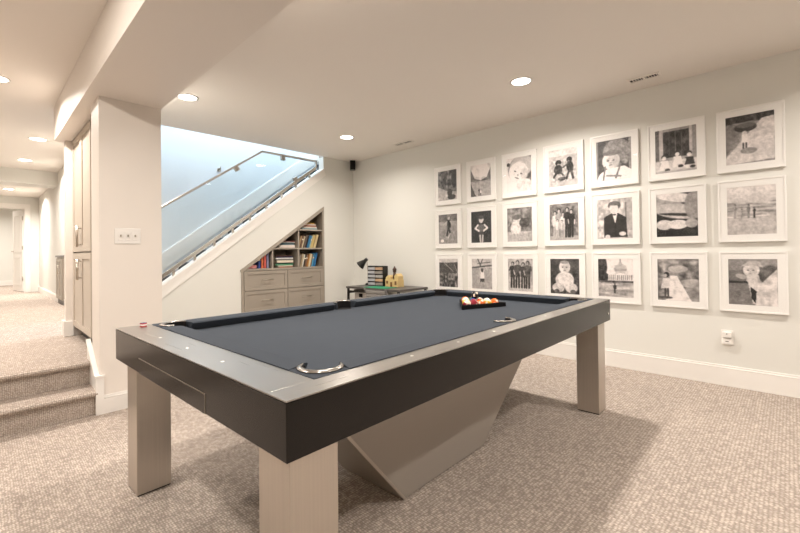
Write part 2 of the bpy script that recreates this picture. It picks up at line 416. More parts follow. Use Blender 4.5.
ztop = lambda x: ZT - .690 * (XT0 - x)
bm = NB(); flat_rail(bm, G(1.02, ztop(1.02)), G(XT0, ZT), .020, .013); flat_rail(bm, G(XT0 - .008, ZT), G(3.585, ZT), .020, .012)
flat_rail(bm, G(3.575, ZT), G(3.575, zb_(3.565)), .02, .012)
make('top_rail', bm, 'steel', t, bevel=.003)
bm = NB()
poly = [(1.02, zb_(1.02)), (3.56, zb_(3.56)), (3.56, ZT), (XT0, ZT), (1.02, ztop(1.02))]
prism(bm, [(x - 2.4, z) for x, z in poly], 'y', -.005, .005)
make('glass_panel', bm, 'stairglass', t)
def clamp(x, z, horizontal=False):
    bm = NB(); bx(bm, x - .028, x + .028, -.024, .024, z - .03, z + .03); tube(bm, (x, -.024, z), (x, -.032, z), .012, 12)
    ang = 0 if horizontal else math.atan(.736)
    R = Matrix.Translation(Vector((x, 0, z))) @ Matrix.Rotation(-ang, 4, 'Y') @ Matrix.Translation(Vector((-x, 0, -z)))
    for v in bm.verts: v.co = R @ v.co
    make('glass_clamp', bm, 'nickel', t, bevel=.004)
clamp(2.345 - 2.4, ztop(2.345) - .04); clamp(3.02 - 2.4, ZT - .04, True); clamp(3.22 - 2.4, zb_(3.22) + .04)
x = 1.35
while x < 3.5:      # short posts that carry the bottom rail on the cap
    bm = NB(); bx(bm, x - .012 - 2.4, x + .012 - 2.4, -.012, .012, cap(x) - .01, zb_(x)); make('standoff', bm, 'nickel', t); x += RUN * 1.0
tb = thing('wall_bracket', 'small steel handrail bracket on the pale stairwell wall', 'bracket', (2.543, 6.25, 2.417))
bm = NB(); tube(bm, (0, 0, 0), (0, -.05, 0), .007, 10); tube(bm, (0, -.05, 0), (0, -.06, .05), .007, 10); make('arm', bm, 'nickel', tb)
bm = NB(); tube(bm, (0, 0, 0), (0, -.008, 0), .03, 20); make('rosette', bm, 'nickel', tb)

# ------------------------------------------------------------------ built-in bookcase under the stair
t = thing('built_in_bookcase', 'taupe built-in bookcase with a sloping top and drawers under the stairs', 'bookcase', (BXL, BY, 0))
def B(x): return x - BXL
DEP = .34
W = BXR - BXL
slope = (BXT - BXA) / W
def zs(xl): return BXA + slope * xl
bm = NB()                      # carcass: back, sides, bottom, sloping top
prism(bm, [(0.002, 0.0), (W - .002, 0), (W - .002, BXT - .01), (0.002, BXA - .004)], 'y', DEP, DEP + .02)
bx(bm, .002, .022, .002, DEP, 0, BXA - .01); bx(bm, W - .022, W - .002, .002, DEP, 0, BXT - .02)
prism(bm, [(.004, zs(.004) - .028), (W - .022, zs(W - .022) - .028), (W - .022, zs(W - .022) - .004), (.004, zs(.004) - .004)], 'y', .002, DEP)
make('carcass', bm, 'cabin', t)
bm = NB()                      # face frame
th = .03
def fr_bx(a, b, c, d_): bx(bm, a, b, -.012, .012, c, d_)
fr_bx(0, th, 0, BXA - .005); fr_bx(W - th, W, 0, BXT - .04)
prism(bm, [(-.012, zs(-.012)), (W, zs(W)), (W, zs(W) - .052), (-.0, zs(0) - .052)], 'y', -.014, .012)
make('face_frame', bm, 'cab', t, bevel=.0015)
bm = NB(); bx(bm, 0.022, W - .022, -.004, DEP, BXA - .022, BXA + .004); make('counter', bm, 'cab', t)
x1, x2, x3 = B(2.815), B(3.228), B(3.034)
bm = NB(); bx(bm, x1 - .01, x1 + .01, .0, DEP, BXA, zs(x1 - .01) - .03); make('divider', bm, 'cab', t)
bm = NB(); bx(bm, x2 - .01, x2 + .01, .0, DEP, BXA, zs(x2 - .01) - .03); make('divider', bm, 'cab', t)
zsh = 1.205; zsh2 = 1.478
bm = NB(); bx(bm, x1 + .01, x2 - .01, .0, DEP, zsh - .010, zsh + .010); make('shelf', bm, 'cab', t)
bm = NB(); bx(bm, x2 + .01, W - .022, .0, DEP, zsh - .010, zsh + .010); make('shelf', bm, 'cab', t)
bm = NB(); bx(bm, x2 + .01, W - .022, .0, DEP, zsh2 - .010, zsh2 + .010); make('shelf', bm, 'cab', t)
bm = NB(); bx(bm, .03, W - .03, .02, .04, 0, .09); make('toe_kick', bm, 'cab', t)
def drawer(xa, xb, za, zb):
    bm = NB(); bx(bm, xa, xb, -.010, .30, za, zb)
    r = .045
    bx(bm, xa, xa + r, -.019, -.009, za, zb); bx(bm, xb - r, xb, -.019, -.009, za, zb); bx(bm, xa + r, xb - r, -.019, -.009, za, za + r); bx(bm, xa + r, xb - r, -.019, -.009, zb - r, zb)
    dr = make('drawer', bm, 'cab', t, bevel=.0015)
    bm = NB(); xm = (xa + xb) / 2; zm = (za + zb) / 2
    tube(bm, (xm - .085, -.045, zm + .01), (xm + .085, -.045, zm + .01), .006, 10)
    for s_ in (-.065, .065): tube(bm, (xm + s_, -.045, zm + .01), (xm + s_, -.008, zm + .01), .0045, 8)
    make('handle', bm, 'nickel', dr)
for (za, zb) in ((.647, BXA - .028), (.362, .640), (.095, .355)):
    drawer(.034, x3 - .004, za, zb); drawer(x3 + .004, W - .034, za, zb)

# ------------------------------------------------------------------ books
PAGE = color('book_pages', (222, 212, 192), .8)
def book(label, group, rgb, base, thick, height, depth, lean=0.0, flat=False, yaw=0.0):
    """base = lower left corner of the spine in world; upright: spine towards -y. flat: lies down, spine towards -y"""
    cm = color('cover_%d_%d_%d' % rgb, rgb, .5)
    bm = NB()
    c = .003
    if flat:     # x = height of the book, z = thickness
        bx(bm, 0, height, 0, c, 0, thick, 0); bx(bm, 0, height, 0, depth, 0, c, 0); bx(bm, 0, height, 0, depth, thick - c, thick, 0)
        bx(bm, .004, height - .004, c, depth - .004, c, thick - c, 1)
    else:
        bx(bm, 0, thick, 0, c, 0, height, 0); bx(bm, 0, c, 0, depth, 0, height, 0); bx(bm, thick - c, thick, 0, depth, 0, height, 0)
        bx(bm, c, thick - c, c, depth - .004, .004, height - .004, 1)
        if rgb[0] % 3 == 0:
            bx(bm, .002, thick - .002, -.0006, 0.0, height * .62, height * .72, 2)
    o = make('book', bm, [cm, PAGE, color('title_band', (225, 215, 195), .5)])
    o.location = base; o.rotation_euler = (0, lean, yaw)
    tag(o, label, 'book', group); return o

yb = BY + .05
# top cell: flat stack of five
zz = zsh2 + .0102; g = 'books stacked flat on the top shelf'
xx = BXL + x2 + .085
for k, (rgb, th_, h_, nm) in enumerate((((150, 175, 180), .022, .27, 'pale grey-blue book at the bottom of the top stack'), ((232, 226, 214), .022, .26, 'white book second from the bottom of the top shelf stack'),
        ((196, 120, 100), .018, .255, 'dusty red book in the middle of the top shelf stack'), ((225, 205, 190), .026, .25, 'cream book second from the top of the top shelf stack'), ((222, 178, 60), .016, .23, 'yellow book lying on top of the top shelf stack'))):
    book(nm, g, rgb, (xx + .006 * (k % 2), yb + .004 * k, zz), th_, h_, .19, flat=True); zz += th_ + .0005
# upright leaning rows
def row(cell_x0, z, specs, g, where, lean):
    x = cell_x0
    for (nm, rgb, th_, h_) in specs:
        th_ *= 1.42
        # the sheared offset keeps leaning books from crossing each other
        book('%s leaning on the %s' % (nm, where), g, rgb, (x, yb + random.uniform(0, .02), z + .0005 + th_ * 0), th_, h_, .17, lean=lean)
        x += th_ / math.cos(lean) + .002
row(BXL + x2 + .014, zsh + .0105, [('tan book, first from the left,', (170, 140, 105), .022, .19), ('brown book, second from the left,', (120, 92, 70), .02, .20), ('cream book, third from the left,', (205, 190, 160), .018, .18),
    ('dark taupe book left of the black one', (110, 95, 84), .018, .20), ('black book left of the blue one', (38, 36, 42), .02, .20), ('bright blue book', (50, 120, 165), .022, .20), ('light blue slim book', (120, 170, 190), .012, .19),
    ('wide khaki yellow book right of the blue ones', (196, 172, 112), .036, .21), ('buff book, last on the right,', (206, 186, 140), .03, .215)],
    'books leaning on the middle right shelf', 'middle right shelf', .30)
row(BXL + x2 + .014, BXA + .0045, [('grey book, first from the left,', (128, 116, 104), .022, .19), ('beige book, second from the left,', (188, 168, 136), .018, .20), ('white book between beige and dark spines', (228, 222, 208), .016, .19), ('black book, fourth from the left,', (48, 42, 40), .02, .19),
    ('brown book beside the black spine', (126, 96, 72), .022, .20), ('orange-tan book', (208, 150, 90), .014, .20), ('cream book left of the blue pair', (220, 205, 170), .022, .20), ('grey-brown book left of the blue pair', (130, 110, 92), .018, .19), ('sky blue book', (90, 165, 200), .018, .205), ('deep blue book, last on the right,', (40, 110, 165), .028, .215)],
    'books leaning on the lower right shelf', 'lower right shelf', .24)
# middle column flat stacks
def stack(x, z, specs, g, where):
    for k, (nm, rgb, th_, h_, dx) in enumerate(specs):
        book('%s in the flat stack on the %s' % (nm, where), g, rgb, (x + dx, yb + .004 * (k % 3), z), th_, h_, .20, flat=True); z += th_ + .0005
stack(BXL + x1 + .13, zsh + .0105, [('thick white book with coloured spine', (226, 214, 205), .042, .25, .0), ('slate blue book', (110, 140, 150), .018, .26, -.02), ('teal grey thin book', (86, 110, 118), .012, .25, .0), ('white thin book', (235, 230, 222), .012, .25, .0), ('brick red thin book', (170, 84, 70), .012, .235, .02)], 'books stacked flat on the upper middle shelf', 'upper middle shelf')
stack(BXL + x1 + .075, BXA + .0045, [('terracotta thin book', (200, 120, 90), .012, .22, .05), ('cream book at the foot', (226, 220, 200), .018, .24, .03), ('green book', (90, 150, 115), .026, .28, .0), ('dark green-black thin book', (50, 60, 56), .010, .26, .01), ('ivory thick book', (226, 214, 194), .036, .26, .02), ('grey book', (150, 145, 145), .014, .27, .0),
      ('white book under the navy one', (228, 225, 222), .020, .28, -.005), ('navy book', (42, 50, 90), .016, .25, .02), ('dark brown thin book', (96, 66, 56), .014, .25, .0)], 'books stacked flat on the lower middle shelf', 'lower middle shelf')
# left cell
book('pink flat book lying in the narrow left cell', 'books in the narrow left cell', (226, 150, 150), (BXL + x1 - .33, yb, BXA + .0045), .05, .12, .18, flat=True)
for k, (nm, rgb, h_) in enumerate((('navy and orange book', (60, 80, 150), .165), ('orange book', (226, 120, 80), .17), ('coral book', (214, 96, 84), .20), ('grey blue book', (140, 140, 170), .215))):
    book('%s standing in the narrow left cell' % nm, 'books in the narrow left cell', rgb, (BXL + x1 - .185 + k * .040, yb, BXA + .0045), .034, h_, .17)

# ------------------------------------------------------------------ framed photographs
NX, NY = 84, 104
gx, gy = np.meshgrid(np.linspace(0, 1, NX), np.linspace(0, 1, NY))
def vnoise(seed, sc, sy=None):
    rs = np.random.RandomState(seed); sy = sy or sc
    a = rs.rand(int(sy) + 3, int(sc) + 3); X = gx * sc; Y = gy * sy
    xi = X.astype(int); yi = Y.astype(int); fx = X - xi; fy = Y - yi
    return (a[yi, xi] * (1 - fx) * (1 - fy) + a[yi, xi + 1] * fx * (1 - fy) + a[yi + 1, xi] * (1 - fx) * fy + a[yi + 1, xi + 1] * fx * fy)
class Pic:
    def __init__(s, v=.5): s.a = np.full((NY, NX), float(v)); s.seed = 1
    def put(s, m, v, k=1.0): m = np.clip(m, 0, 1) * k; s.a = s.a * (1 - m) + v * m; return s
    def grad(s, t, b, y0=0, y1=1):
        f = np.clip((gy - y0) / (y1 - y0), 0, 1); m = ((gy >= y0) & (gy <= y1)).astype(float); return s.put(m, t + (b - t) * f)
    def noise(s, amp, sc, seed=0, y0=0, y1=1, x0=0, x1=1, sy=None):
        m = ((gy >= y0) & (gy <= y1) & (gx >= x0) & (gx <= x1)); s.a = s.a + m * amp * (vnoise(seed, sc, sy) - .5); return s
    def ell(s, cx, cy, rx, ry, v, rot=0.0, k=1.0):
        c, n = math.cos(rot), math.sin(rot); dx = (gx - cx) * .8; dy = gy - cy
        X = (dx * c + dy * n) / (rx * .8); Y = (-dx * n + dy * c) / ry
        return s.put((1.12 - np.sqrt(X * X + Y * Y)) * 8, v, k)
    def poly(s, pts, v, k=1.0):
        ins = np.zeros(gx.shape, bool); n = len(pts)
        for i in range(n):
            (x1_, y1_), (x2_, y2_) = pts[i], pts[(i + 1) % n]
            if y1_ == y2_: continue
            cnd = ((y1_ > gy) != (y2_ > gy)) & (gx < (x2_ - x1_) * (gy - y1_) / (y2_ - y1_) + x1_); ins ^= cnd
        return s.put(ins.astype(float), v, k)
    def rect(s, x0, x1, y0, y1, v, k=1.0): return s.put(((gx >= x0) & (gx <= x1) & (gy >= y0) & (gy <= y1)).astype(float), v, k)
    def seg(s, x0, y0, x1, y1, w, v):
        dx, dy = x1 - x0, y1 - y0; L2 = dx * dx + dy * dy + 1e-9
        tt = np.clip(((gx - x0) * dx + (gy - y0) * dy) / L2, 0, 1); dd = np.hypot((gx - x0 - tt * dx), (gy - y0 - tt * dy))
        return s.put((1.3 - dd / w) * 3, v)
    def person(s, x, top, h, cl=.2, skin=.7, leg=.2, w=1.0):
        hr = h * .07; sk = skin * .92
        s.seg(x - h * .05 * w, top + h * .5, x - h * .07 * w, top + h * .97, h * .036, leg); s.seg(x + h * .05 * w, top + h * .5, x + h * .05 * w, top + h * .97, h * .036, leg)
        s.seg(x - h * .11 * w, top + h * .2, x - h * .17 * w, top + h * .36, h * .028, cl * .9); s.seg(x - h * .17 * w, top + h * .36, x - h * .13 * w, top + h * .5, h * .022, sk)
        s.seg(x + h * .11 * w, top + h * .2, x + h * .16 * w, top + h * .38, h * .028, cl * .8); s.seg(x + h * .16 * w, top + h * .38, x + h * .15 * w, top + h * .52, h * .022, sk)
        s.poly([(x - h * .12 * w, top + h * .18), (x - h * .04, top + h * .15), (x + h * .04, top + h * .15), (x + h * .12 * w, top + h * .18), (x + h * .11 * w, top + h * .58), (x - h * .11 * w, top + h * .58)], cl)
        s.poly([(x + h * .02, top + h * .17), (x + h * .12 * w, top + h * .18), (x + h * .11 * w, top + h * .58), (x + h * .04, top + h * .58)], cl * .72, .6)
        s.ell(x, top + hr * .95, hr * 1.15, hr * 1.1, .16).ell(x - hr * .1, top + hr * 1.25, hr * .8, hr * .85, sk).ell(x + hr * .4, top + hr * 1.3, hr * .4, hr * .7, sk * .7, 0, .5); return s
    def face(s, x, y, r, v=.78, eye=.25):
        s.ell(x + r * .35, y + r * .1, r * .75, r * .95, v * .78, 0, .45)
        for sx in (-1, 1): s.ell(x + sx * r * .42, y - r * .05, r * .20, r * .09, eye, 0, .8).ell(x + sx * r * .42, y - r * .26, r * .26, r * .05, v * .65, 0, .5)
        s.ell(x, y + r * .26, r * .15, r * .09, v * .68, 0, .7).ell(x, y + r * .54, r * .26, r * .07, v * .45, 0, .8).ell(x - r * .5, y + r * .35, r * .25, r * .2, v * 1.1, 0, .4); return s
    def finish(s, seed):
        a = s.a
        for _ in range(1):
            q = np.pad(a, 1, mode='edge'); a = (q[:-2, 1:-1] + q[2:, 1:-1] + q[1:-1, :-2] + q[1:-1, 2:] + 2 * a) / 6
        a = a * 1.08 + .03 + .09 * (vnoise(seed, 7, 9) - .5) + .11 * (vnoise(seed + 50, 22, 28) - .5) + .09 * (vnoise(seed + 90, 48, 60) - .5)
        s.a = np.clip(a, .04, .93); return s
P = {}
p = Pic(.35).noise(.5, 9, 3, 0, .5).noise(.35, 18, 4, 0, .6); p.poly([(0, .52), (.45, .68), (1, .75), (1, 1), (0, 1)], .62).noise(.2, 14, 5, .6); p.ell(.62, .75, .12, .12, .15).ell(.72, .9, .2, .08, .18).ell(.85, .3, .12, .3, .15); P[0, 0] = p
p = Pic(.72); p.ell(.5, .18, .42, .22, .82).poly([(0, .1), (.2, .42), (.5, .5), (.8, .42), (1, .1), (1, .56), (0, .56)], .38).noise(.2, 10, 7, .1, .56).rect(0, 1, .52, 1, .6).noise(.12, 12, 8, .5, 1, sy=24); p.poly([(0, .55), (.2, .9), (.3, 1), (0, 1)], .28).person(.42, .74, .24, .25, .8, .3).person(.5, .78, .2, .8, .8, .3); P[0, 1] = p
p = Pic(.80).noise(.1, 4, 9); p.ell(.92, .5, .16, .6, .45).ell(.58, .36, .48, .36, .30, -.35).ell(.60, .28, .46, .30, .66, -.35).ell(.48, .44, .36, .29, .80, -.2).ell(.72, .5, .14, .16, .6, 0, .5).ell(.36, .40, .045, .018, .3, .4).ell(.60, .49, .045, .018, .3, .4).ell(.46, .52, .04, .025, .62, .4).ell(.42, .60, .09, .014, .4, .4).ell(.08, .18, .06, .05, .25).ell(.3, .92, .4, .18, .88).ell(.72, .85, .3, .2, .78).noise(.12, 10, 10, .7); P[0, 2] = p
p = Pic(.66).noise(.12, 20, 11).rect(0, 1, 0, .18, .76); p.ell(.34, .36, .10, .07, .14).ell(.35, .42, .05, .035, .6).ell(.33, .54, .14, .12, .2, .3).seg(.30, .6, .18, .74, .03, .18).seg(.38, .6, .5, .7, .025, .25).ell(.72, .31, .09, .07, .12).ell(.70, .37, .045, .035, .6).ell(.74, .50, .11, .15, .15, -.2).seg(.70, .62, .62, .80, .03, .2).seg(.78, .62, .84, .8, .035, .2).seg(.66, .42, .5, .5, .02, .3).ell(.46, .80, .13, .05, .25).noise(.3, 22, 12, .3, .88, .15, .92); P[0, 3] = p
p = Pic(.25).rect(.0, .06, 0, 1, .5).rect(.92, 1, 0, 1, .5); p.ell(.58, .28, .36, .27, .50).ell(.82, .4, .14, .22, .47).noise(.16, 30, 13, 0, .6, .2, .96).ell(.42, .52, .235, .20, .82).ell(.58, .56, .10, .16, .6, 0, .6).face(.42, .52, .19, .80, .3).ell(.46, .33, .26, .06, .44).poly([(.0, 1), (.1, .82), (.3, .72), (.8, .68), (1, .8), (1, 1)], .84).seg(.26, .66, .2, 1, .02, .42).seg(.7, .62, .56, .95, .022, .4).seg(.3, .88, .7, .92, .02, .5).noise(.12, 16, 14, .72); P[0, 4] = p
p = Pic(.55); p.rect(0, .1, 0, .7, .35).rect(.1, .2, 0, .7, .66).rect(.82, .9, 0, .7, .66).rect(.9, 1, 0, .7, .5).rect(.2, .82, .06, .66, .22).noise(.22, 14, 15, .06, .66, .2, .82).rect(0, 1, .72, 1, .72)
for q in (.35, .5, .65): p.seg(q, .08, q, .6, .008, .38)
for q, y_, w in ((.22, .66, .85), (.54, .60, .88), (.82, .64, .2)):
    p.ell(q, y_ - .03, .065, .05, .2).ell(q, y_, .05, .042, .8).poly([(q - .09, y_ + .05), (q + .09, y_ + .05), (q + .13, y_ + .22), (q - .13, y_ + .22)], w).ell(q - .06, y_ + .25, .06, .03, .8).ell(q + .08, y_ + .27, .06, .03, .15).seg(q - .09, y_ + .1, q - .13, y_ + .2, .02, .7)
p.rect(0, 1, .95, 1, .6); P[0, 5] = p
p = Pic(.5); p.rect(0, 1, 0, .16, .2).noise(.3, 16, 16, 0, .16).poly([(0, .16), (.62, .14), (0, .82)], .45).poly([(.75, .12), (1, .1), (1, .95), (0, 1), (0, .85)], .72).noise(.10, 18, 17, .15).ell(.42, .26, .22, .085, .2).ell(.42, .22, .18, .05, .35).ell(.4, .38, .05, .05, .7).poly([(.34, .4), (.46, .4), (.46, .58), (.34, .58)], .8).seg(.37, .58, .37, .68, .015, .2).seg(.43, .58, .43, .68, .015, .2).ell(.48, .74, .16, .06, .5); P[0, 6] = p
p = Pic(.52).noise(.1, 22, 18).rect(0, 1, 0, .25, .38).noise(.25, 12, 19, 0, .25); p.ell(.55, .14, .06, .05, .65).poly([(.45, .2), (.64, .2), (.66, .46), (.48, .48)], .12).seg(.46, .24, .3, .34, .02, .6).seg(.62, .24, .72, .34, .02, .6).seg(.55, .48, .62, .66, .035, .15).seg(.62, .66, .5, .8, .025, .7).seg(.52, .48, .45, .7, .035, .15).ell(.2, .9, .08, .05, .9); P[1, 0] = p
p = Pic(.14).noise(.06, 6, 20); p.ell(.5, .26, .11, .11, .72).ell(.5, .2, .12, .06, .3).poly([(.32, .42), (.68, .42), (.62, .66), (.38, .66)], .35).seg(.34, .44, .2, .54, .03, .75).seg(.2, .54, .38, .62, .03, .75).seg(.66, .44, .8, .54, .03, .75).seg(.8, .54, .62, .62, .03, .75).poly([(.38, .66), (.62, .66), (.63, .8), (.37, .8)], .25).seg(.44, .78, .46, .98, .035, .65).seg(.57, .78, .55, .98, .035, .65); P[1, 1] = p
p = Pic(.42).noise(.4, 12, 21, 0, .55).rect(0, 1, .7, 1, .62).noise(.1, 20, 22, .7); p.ell(.4, .36, .14, .11, .72).ell(.38, .28, .17, .07, .35).ell(.35, .62, .2, .22, .75).ell(.7, .45, .2, .13, .25).seg(.3, .8, .3, .98, .04, .6).seg(.42, .8, .44, .98, .04, .6).noise(.2, 16, 23, .3, .8); P[1, 2] = p
p = Pic(.42).noise(.3, 16, 24, 0, .8).rect(0, 1, .88, 1, .6)
for q, tp_, c_ in ((.2, .2, .75), (.34, .14, .6), (.48, .24, .8), (.62, .12, .2), (.76, .18, .15), (.28, .42, .78), (.44, .45, .7)): p.person(q, tp_, .92 - tp_, c_, .78, c_ * .8, .9)
P[1, 3] = p
p = Pic(.68).noise(.4, 14, 25).rect(.76, 1, .1, .8, .62).rect(.8, .84, .1, .8, .4); p.ell(.50, .17, .17, .10, .3).ell(.48, .24, .12, .11, .74).ell(.5, .12, .15, .05, .35).poly([(.2, .46), (.42, .36), (.6, .36), (.82, .48), (.86, .97), (.2, .97)], .16).poly([(.44, .36), (.58, .36), (.52, .64)], .86).ell(.5, .4, .05, .02, .2).seg(.52, .62, .53, .95, .008, .08).ell(.3, .94, .07, .04, .75).ell(.72, .88, .09, .05, .75); P[1, 4] = p
p = Pic(.1); p.ell(.15, .22, .6, .22, .55, .5).ell(.5, .1, .5, .1, .75, .2).ell(.55, .42, .6, .16, .66, .15).ell(.6, .5, .5, .03, .15, .1).ell(.2, .72, .2, .11, .72).ell(.52, .72, .24, .10, .78).ell(.85, .7, .14, .10, .6).ell(.9, .3, .2, .3, .5).noise(.06, 12, 26); P[1, 5] = p
p = Pic(.72); p.grad(.76, .70, 0, .33).rect(0, 1, .33, .62, .58).noise(.35, 6, 27, .33, .66, sy=44).rect(0, 1, .64, 1, .64).noise(.08, 26, 28, .6)
for q, h_, c_ in ((.17, .3, .5), (.31, .2, .5), (.45, .28, .45), (.57, .22, .15)): p.person(q, .66 - h_, h_, c_, .6, c_, .7)
P[1, 6] = p
p = Pic(.2); p.rect(0, 1, 0, .14, .68).poly([(0, .16), (1, .12), (1, .5), (0, .5)], .25).seg(.2, .1, .75, .45, .01, .6).seg(.75, .1, .98, .5, .01, .55).rect(0, 1, .5, 1, .35).noise(.6, 14, 29, .5).noise(.12, 10, 30, 0, .5); P[2, 0] = p
p = Pic(.58).noise(.08, 18, 31); p.rect(0, 1, 0, .3, .66).seg(.02, .30, .98, .22, .02, .25).seg(.3, .0, .45, .26, .02, .25).seg(.4, .26, .55, .0, .02, .3).seg(.3, .16, .9, .12, .012, .3); p.ell(.52, .38, .07, .06, .25).seg(.46, .45, .4, .32, .018, .7).seg(.58, .45, .62, .32, .018, .7).poly([(.44, .45), (.6, .45), (.62, .7), (.42, .7)], .8).poly([(.42, .66), (.62, .66), (.62, .78), (.42, .78)], .2).seg(.48, .78, .48, .98, .025, .55).seg(.56, .78, .56, .98, .025, .55); P[2, 1] = p
p = Pic(.6).noise(.35, 10, 32, 0, .4).rect(0, 1, .8, 1, .66)
for q, tp_, c_ in ((.2, .1, .15), (.4, .06, .25), (.62, .12, .18), (.8, .08, .3)): p.person(q, tp_, .9 - tp_, c_, .65, .1, 1.1)
p.noise(.25, 16, 33, .2, .8); P[2, 2] = p
p = Pic(.24).noise(.2, 10, 34).rect(0, .2, 0, 1, .2); p.ell(.5, .24, .18, .17, .78).face(.5, .25, .16).ell(.5, .10, .15, .04, .5).ell(.5, .6, .30, .22, .75).ell(.28, .82, .2, .13, .7).ell(.72, .82, .2, .13, .72).ell(.22, .93, .09, .06, .3).ell(.78, .93, .09, .06, .3).noise(.18, 16, 35, .4); P[2, 3] = p
p = Pic(.80); p.rect(.1, .3, .4, .5, .3).ell(.08, .2, .18, .28, .2).ell(.10, .48, .2, .14, .22).noise(.2, 18, 44, 0, .6, 0, .28).ell(.64, .26, .17, .12, .66).rect(.47, .81, .26, .32, .58).rect(.50, .78, .32, .40, .70).ell(.64, .13, .045, .06, .62).seg(.64, .0, .64, .1, .014, .5).rect(.30, 1, .40, .56, .74).poly([(.46, .42), (.64, .36), (.82, .42)], .82)
for q in np.arange(.34, 1, .055): p.seg(q, .43, q, .54, .008, .42)
p.rect(0, 1, .57, .63, .3).noise(.3, 18, 46, .57, .64).rect(0, 1, .64, 1, .62).noise(.35, 4, 37, .62, 1, sy=30).person(.48, .64, .26, .2, .3, .2); P[2, 4] = p
p = Pic(.45).noise(.5, 12, 38, 0, .5).noise(.4, 9, 39, .4, 1).ell(.5, .24, .22, .08, .6).ell(.85, .58, .3, .10, .6).ell(.8, .8, .22, .12, .5); p.poly([(.2, 1), (.32, .40), (.48, .40), (.82, 1)], .80).noise(.2, 14, 40, .4).ell(.23, .38, .065, .06, .15).ell(.2, .40, .04, .04, .6).poly([(.14, .46), (.30, .46), (.32, .70), (.08, .72)], .74).seg(.19, .72, .19, .90, .018, .25).seg(.26, .72, .26, .90, .018, .25).ell(.2, .93, .16, .03, .25); P[2, 5] = p
p = Pic(.42); p.rect(0, 1, 0, .3, .5).rect(0, .5, .48, .53, .18).rect(0, .4, .25, .45, .4).rect(0, 1, .58, 1, .42).noise(.08, 10, 41); p.ell(.5, .24, .2, .17, .3).ell(.48, .24, .16, .14, .74).face(.47, .25, .13).poly([(.28, .16), (.44, .04), (.64, .05), (.72, .18), (.5, .14)], .62).ell(.28, .38, .12, .05, .6, .3).poly([(.38, .36), (.62, .34), (.85, .6), (.6, 1), (.5, .95)], .72).poly([(.46, .6), (.58, .7), (.56, .95), (.48, .85)], .08).ell(.85, .35, .2, .2, .35).poly([(.7, .5), (1, .2), (1, 1), (.55, 1)], .75).noise(.25, 12, 42, .1, 1, .6, 1).ell(.48, .46, .1, .05, .7); P[2, 6] = p

names = {(0, 0): 'rocks and trees crossed by a bright slope', (0, 1): 'a mountain lake with small figures', (0, 2): "a baby's face in a round hood", (0, 3): 'two dark clad children crouching on sand', (0, 4): 'a toddler in a knitted hat',
 (0, 5): 'three children before a large door', (0, 6): 'a child under an umbrella on a path', (1, 0): 'a running player kicking a ball', (1, 1): 'a boy with hands on hips on black', (1, 2): 'a person in a pale coat before foliage',
 (1, 3): 'a family standing before a brick wall', (1, 4): 'a boy in a dark suit jacket', (1, 5): 'hands in close-up', (1, 6): 'figures walking on a beach', (2, 0): 'a crowd below dark hanging cables', (2, 1): 'a swimmer standing below a bar',
 (2, 2): 'a group of dark dressed people', (2, 3): 'a baby sitting in a knitted sweater', (2, 4): 'a domed building and a small child', (2, 5): 'a girl on a rocky garden path', (2, 6): 'a girl in a hat eating beside an adult'}
rown = ['top row', 'middle row', 'bottom row']
coln = ['first from left', 'second from left', 'third from left', 'fourth from left', 'fifth from left', 'sixth from left', 'far right']

photo_mat = bpy.data.materials.new('monochrome_print'); photo_mat.use_nodes = True
nt = photo_mat.node_tree; b = nt.nodes['Principled BSDF']; at = nt.nodes.new('ShaderNodeAttribute'); at.attribute_name = 'print'
nt.links.new(at.outputs['Color'], b.inputs['Base Color']); b.inputs['Roughness'].default_value = .5

def photo_mesh(pic, w, h):
    me = bpy.data.meshes.new('photo_print')
    ys = np.linspace(w / 2, -w / 2, NX); zs_ = np.linspace(h / 2, -h / 2, NY)   # x of the picture runs towards -y of the room
    V = [(0, float(y), float(z)) for z in zs_ for y in ys]
    F = [(j * NX + i, (j + 1) * NX + i, (j + 1) * NX + i + 1, j * NX + i + 1) for j in range(NY - 1) for i in range(NX - 1)]
    me.from_pydata(V, [], F); me.update()
    ca = me.color_attributes.new('print', 'FLOAT_COLOR', 'POINT')
    g = np.clip(pic.a, .03, .95)
    g = (g * 1.12 - .06).clip(.03, .95)
    lin = g ** 2.2
    arr = np.ones((NX * NY, 4), dtype=np.float32); arr[:, 0] = lin.ravel() * 1.0; arr[:, 1] = lin.ravel() * .93; arr[:, 2] = lin.ravel() * .90
    ca.data.foreach_set('color', arr.ravel()); me.materials.append(photo_mat)
    return me

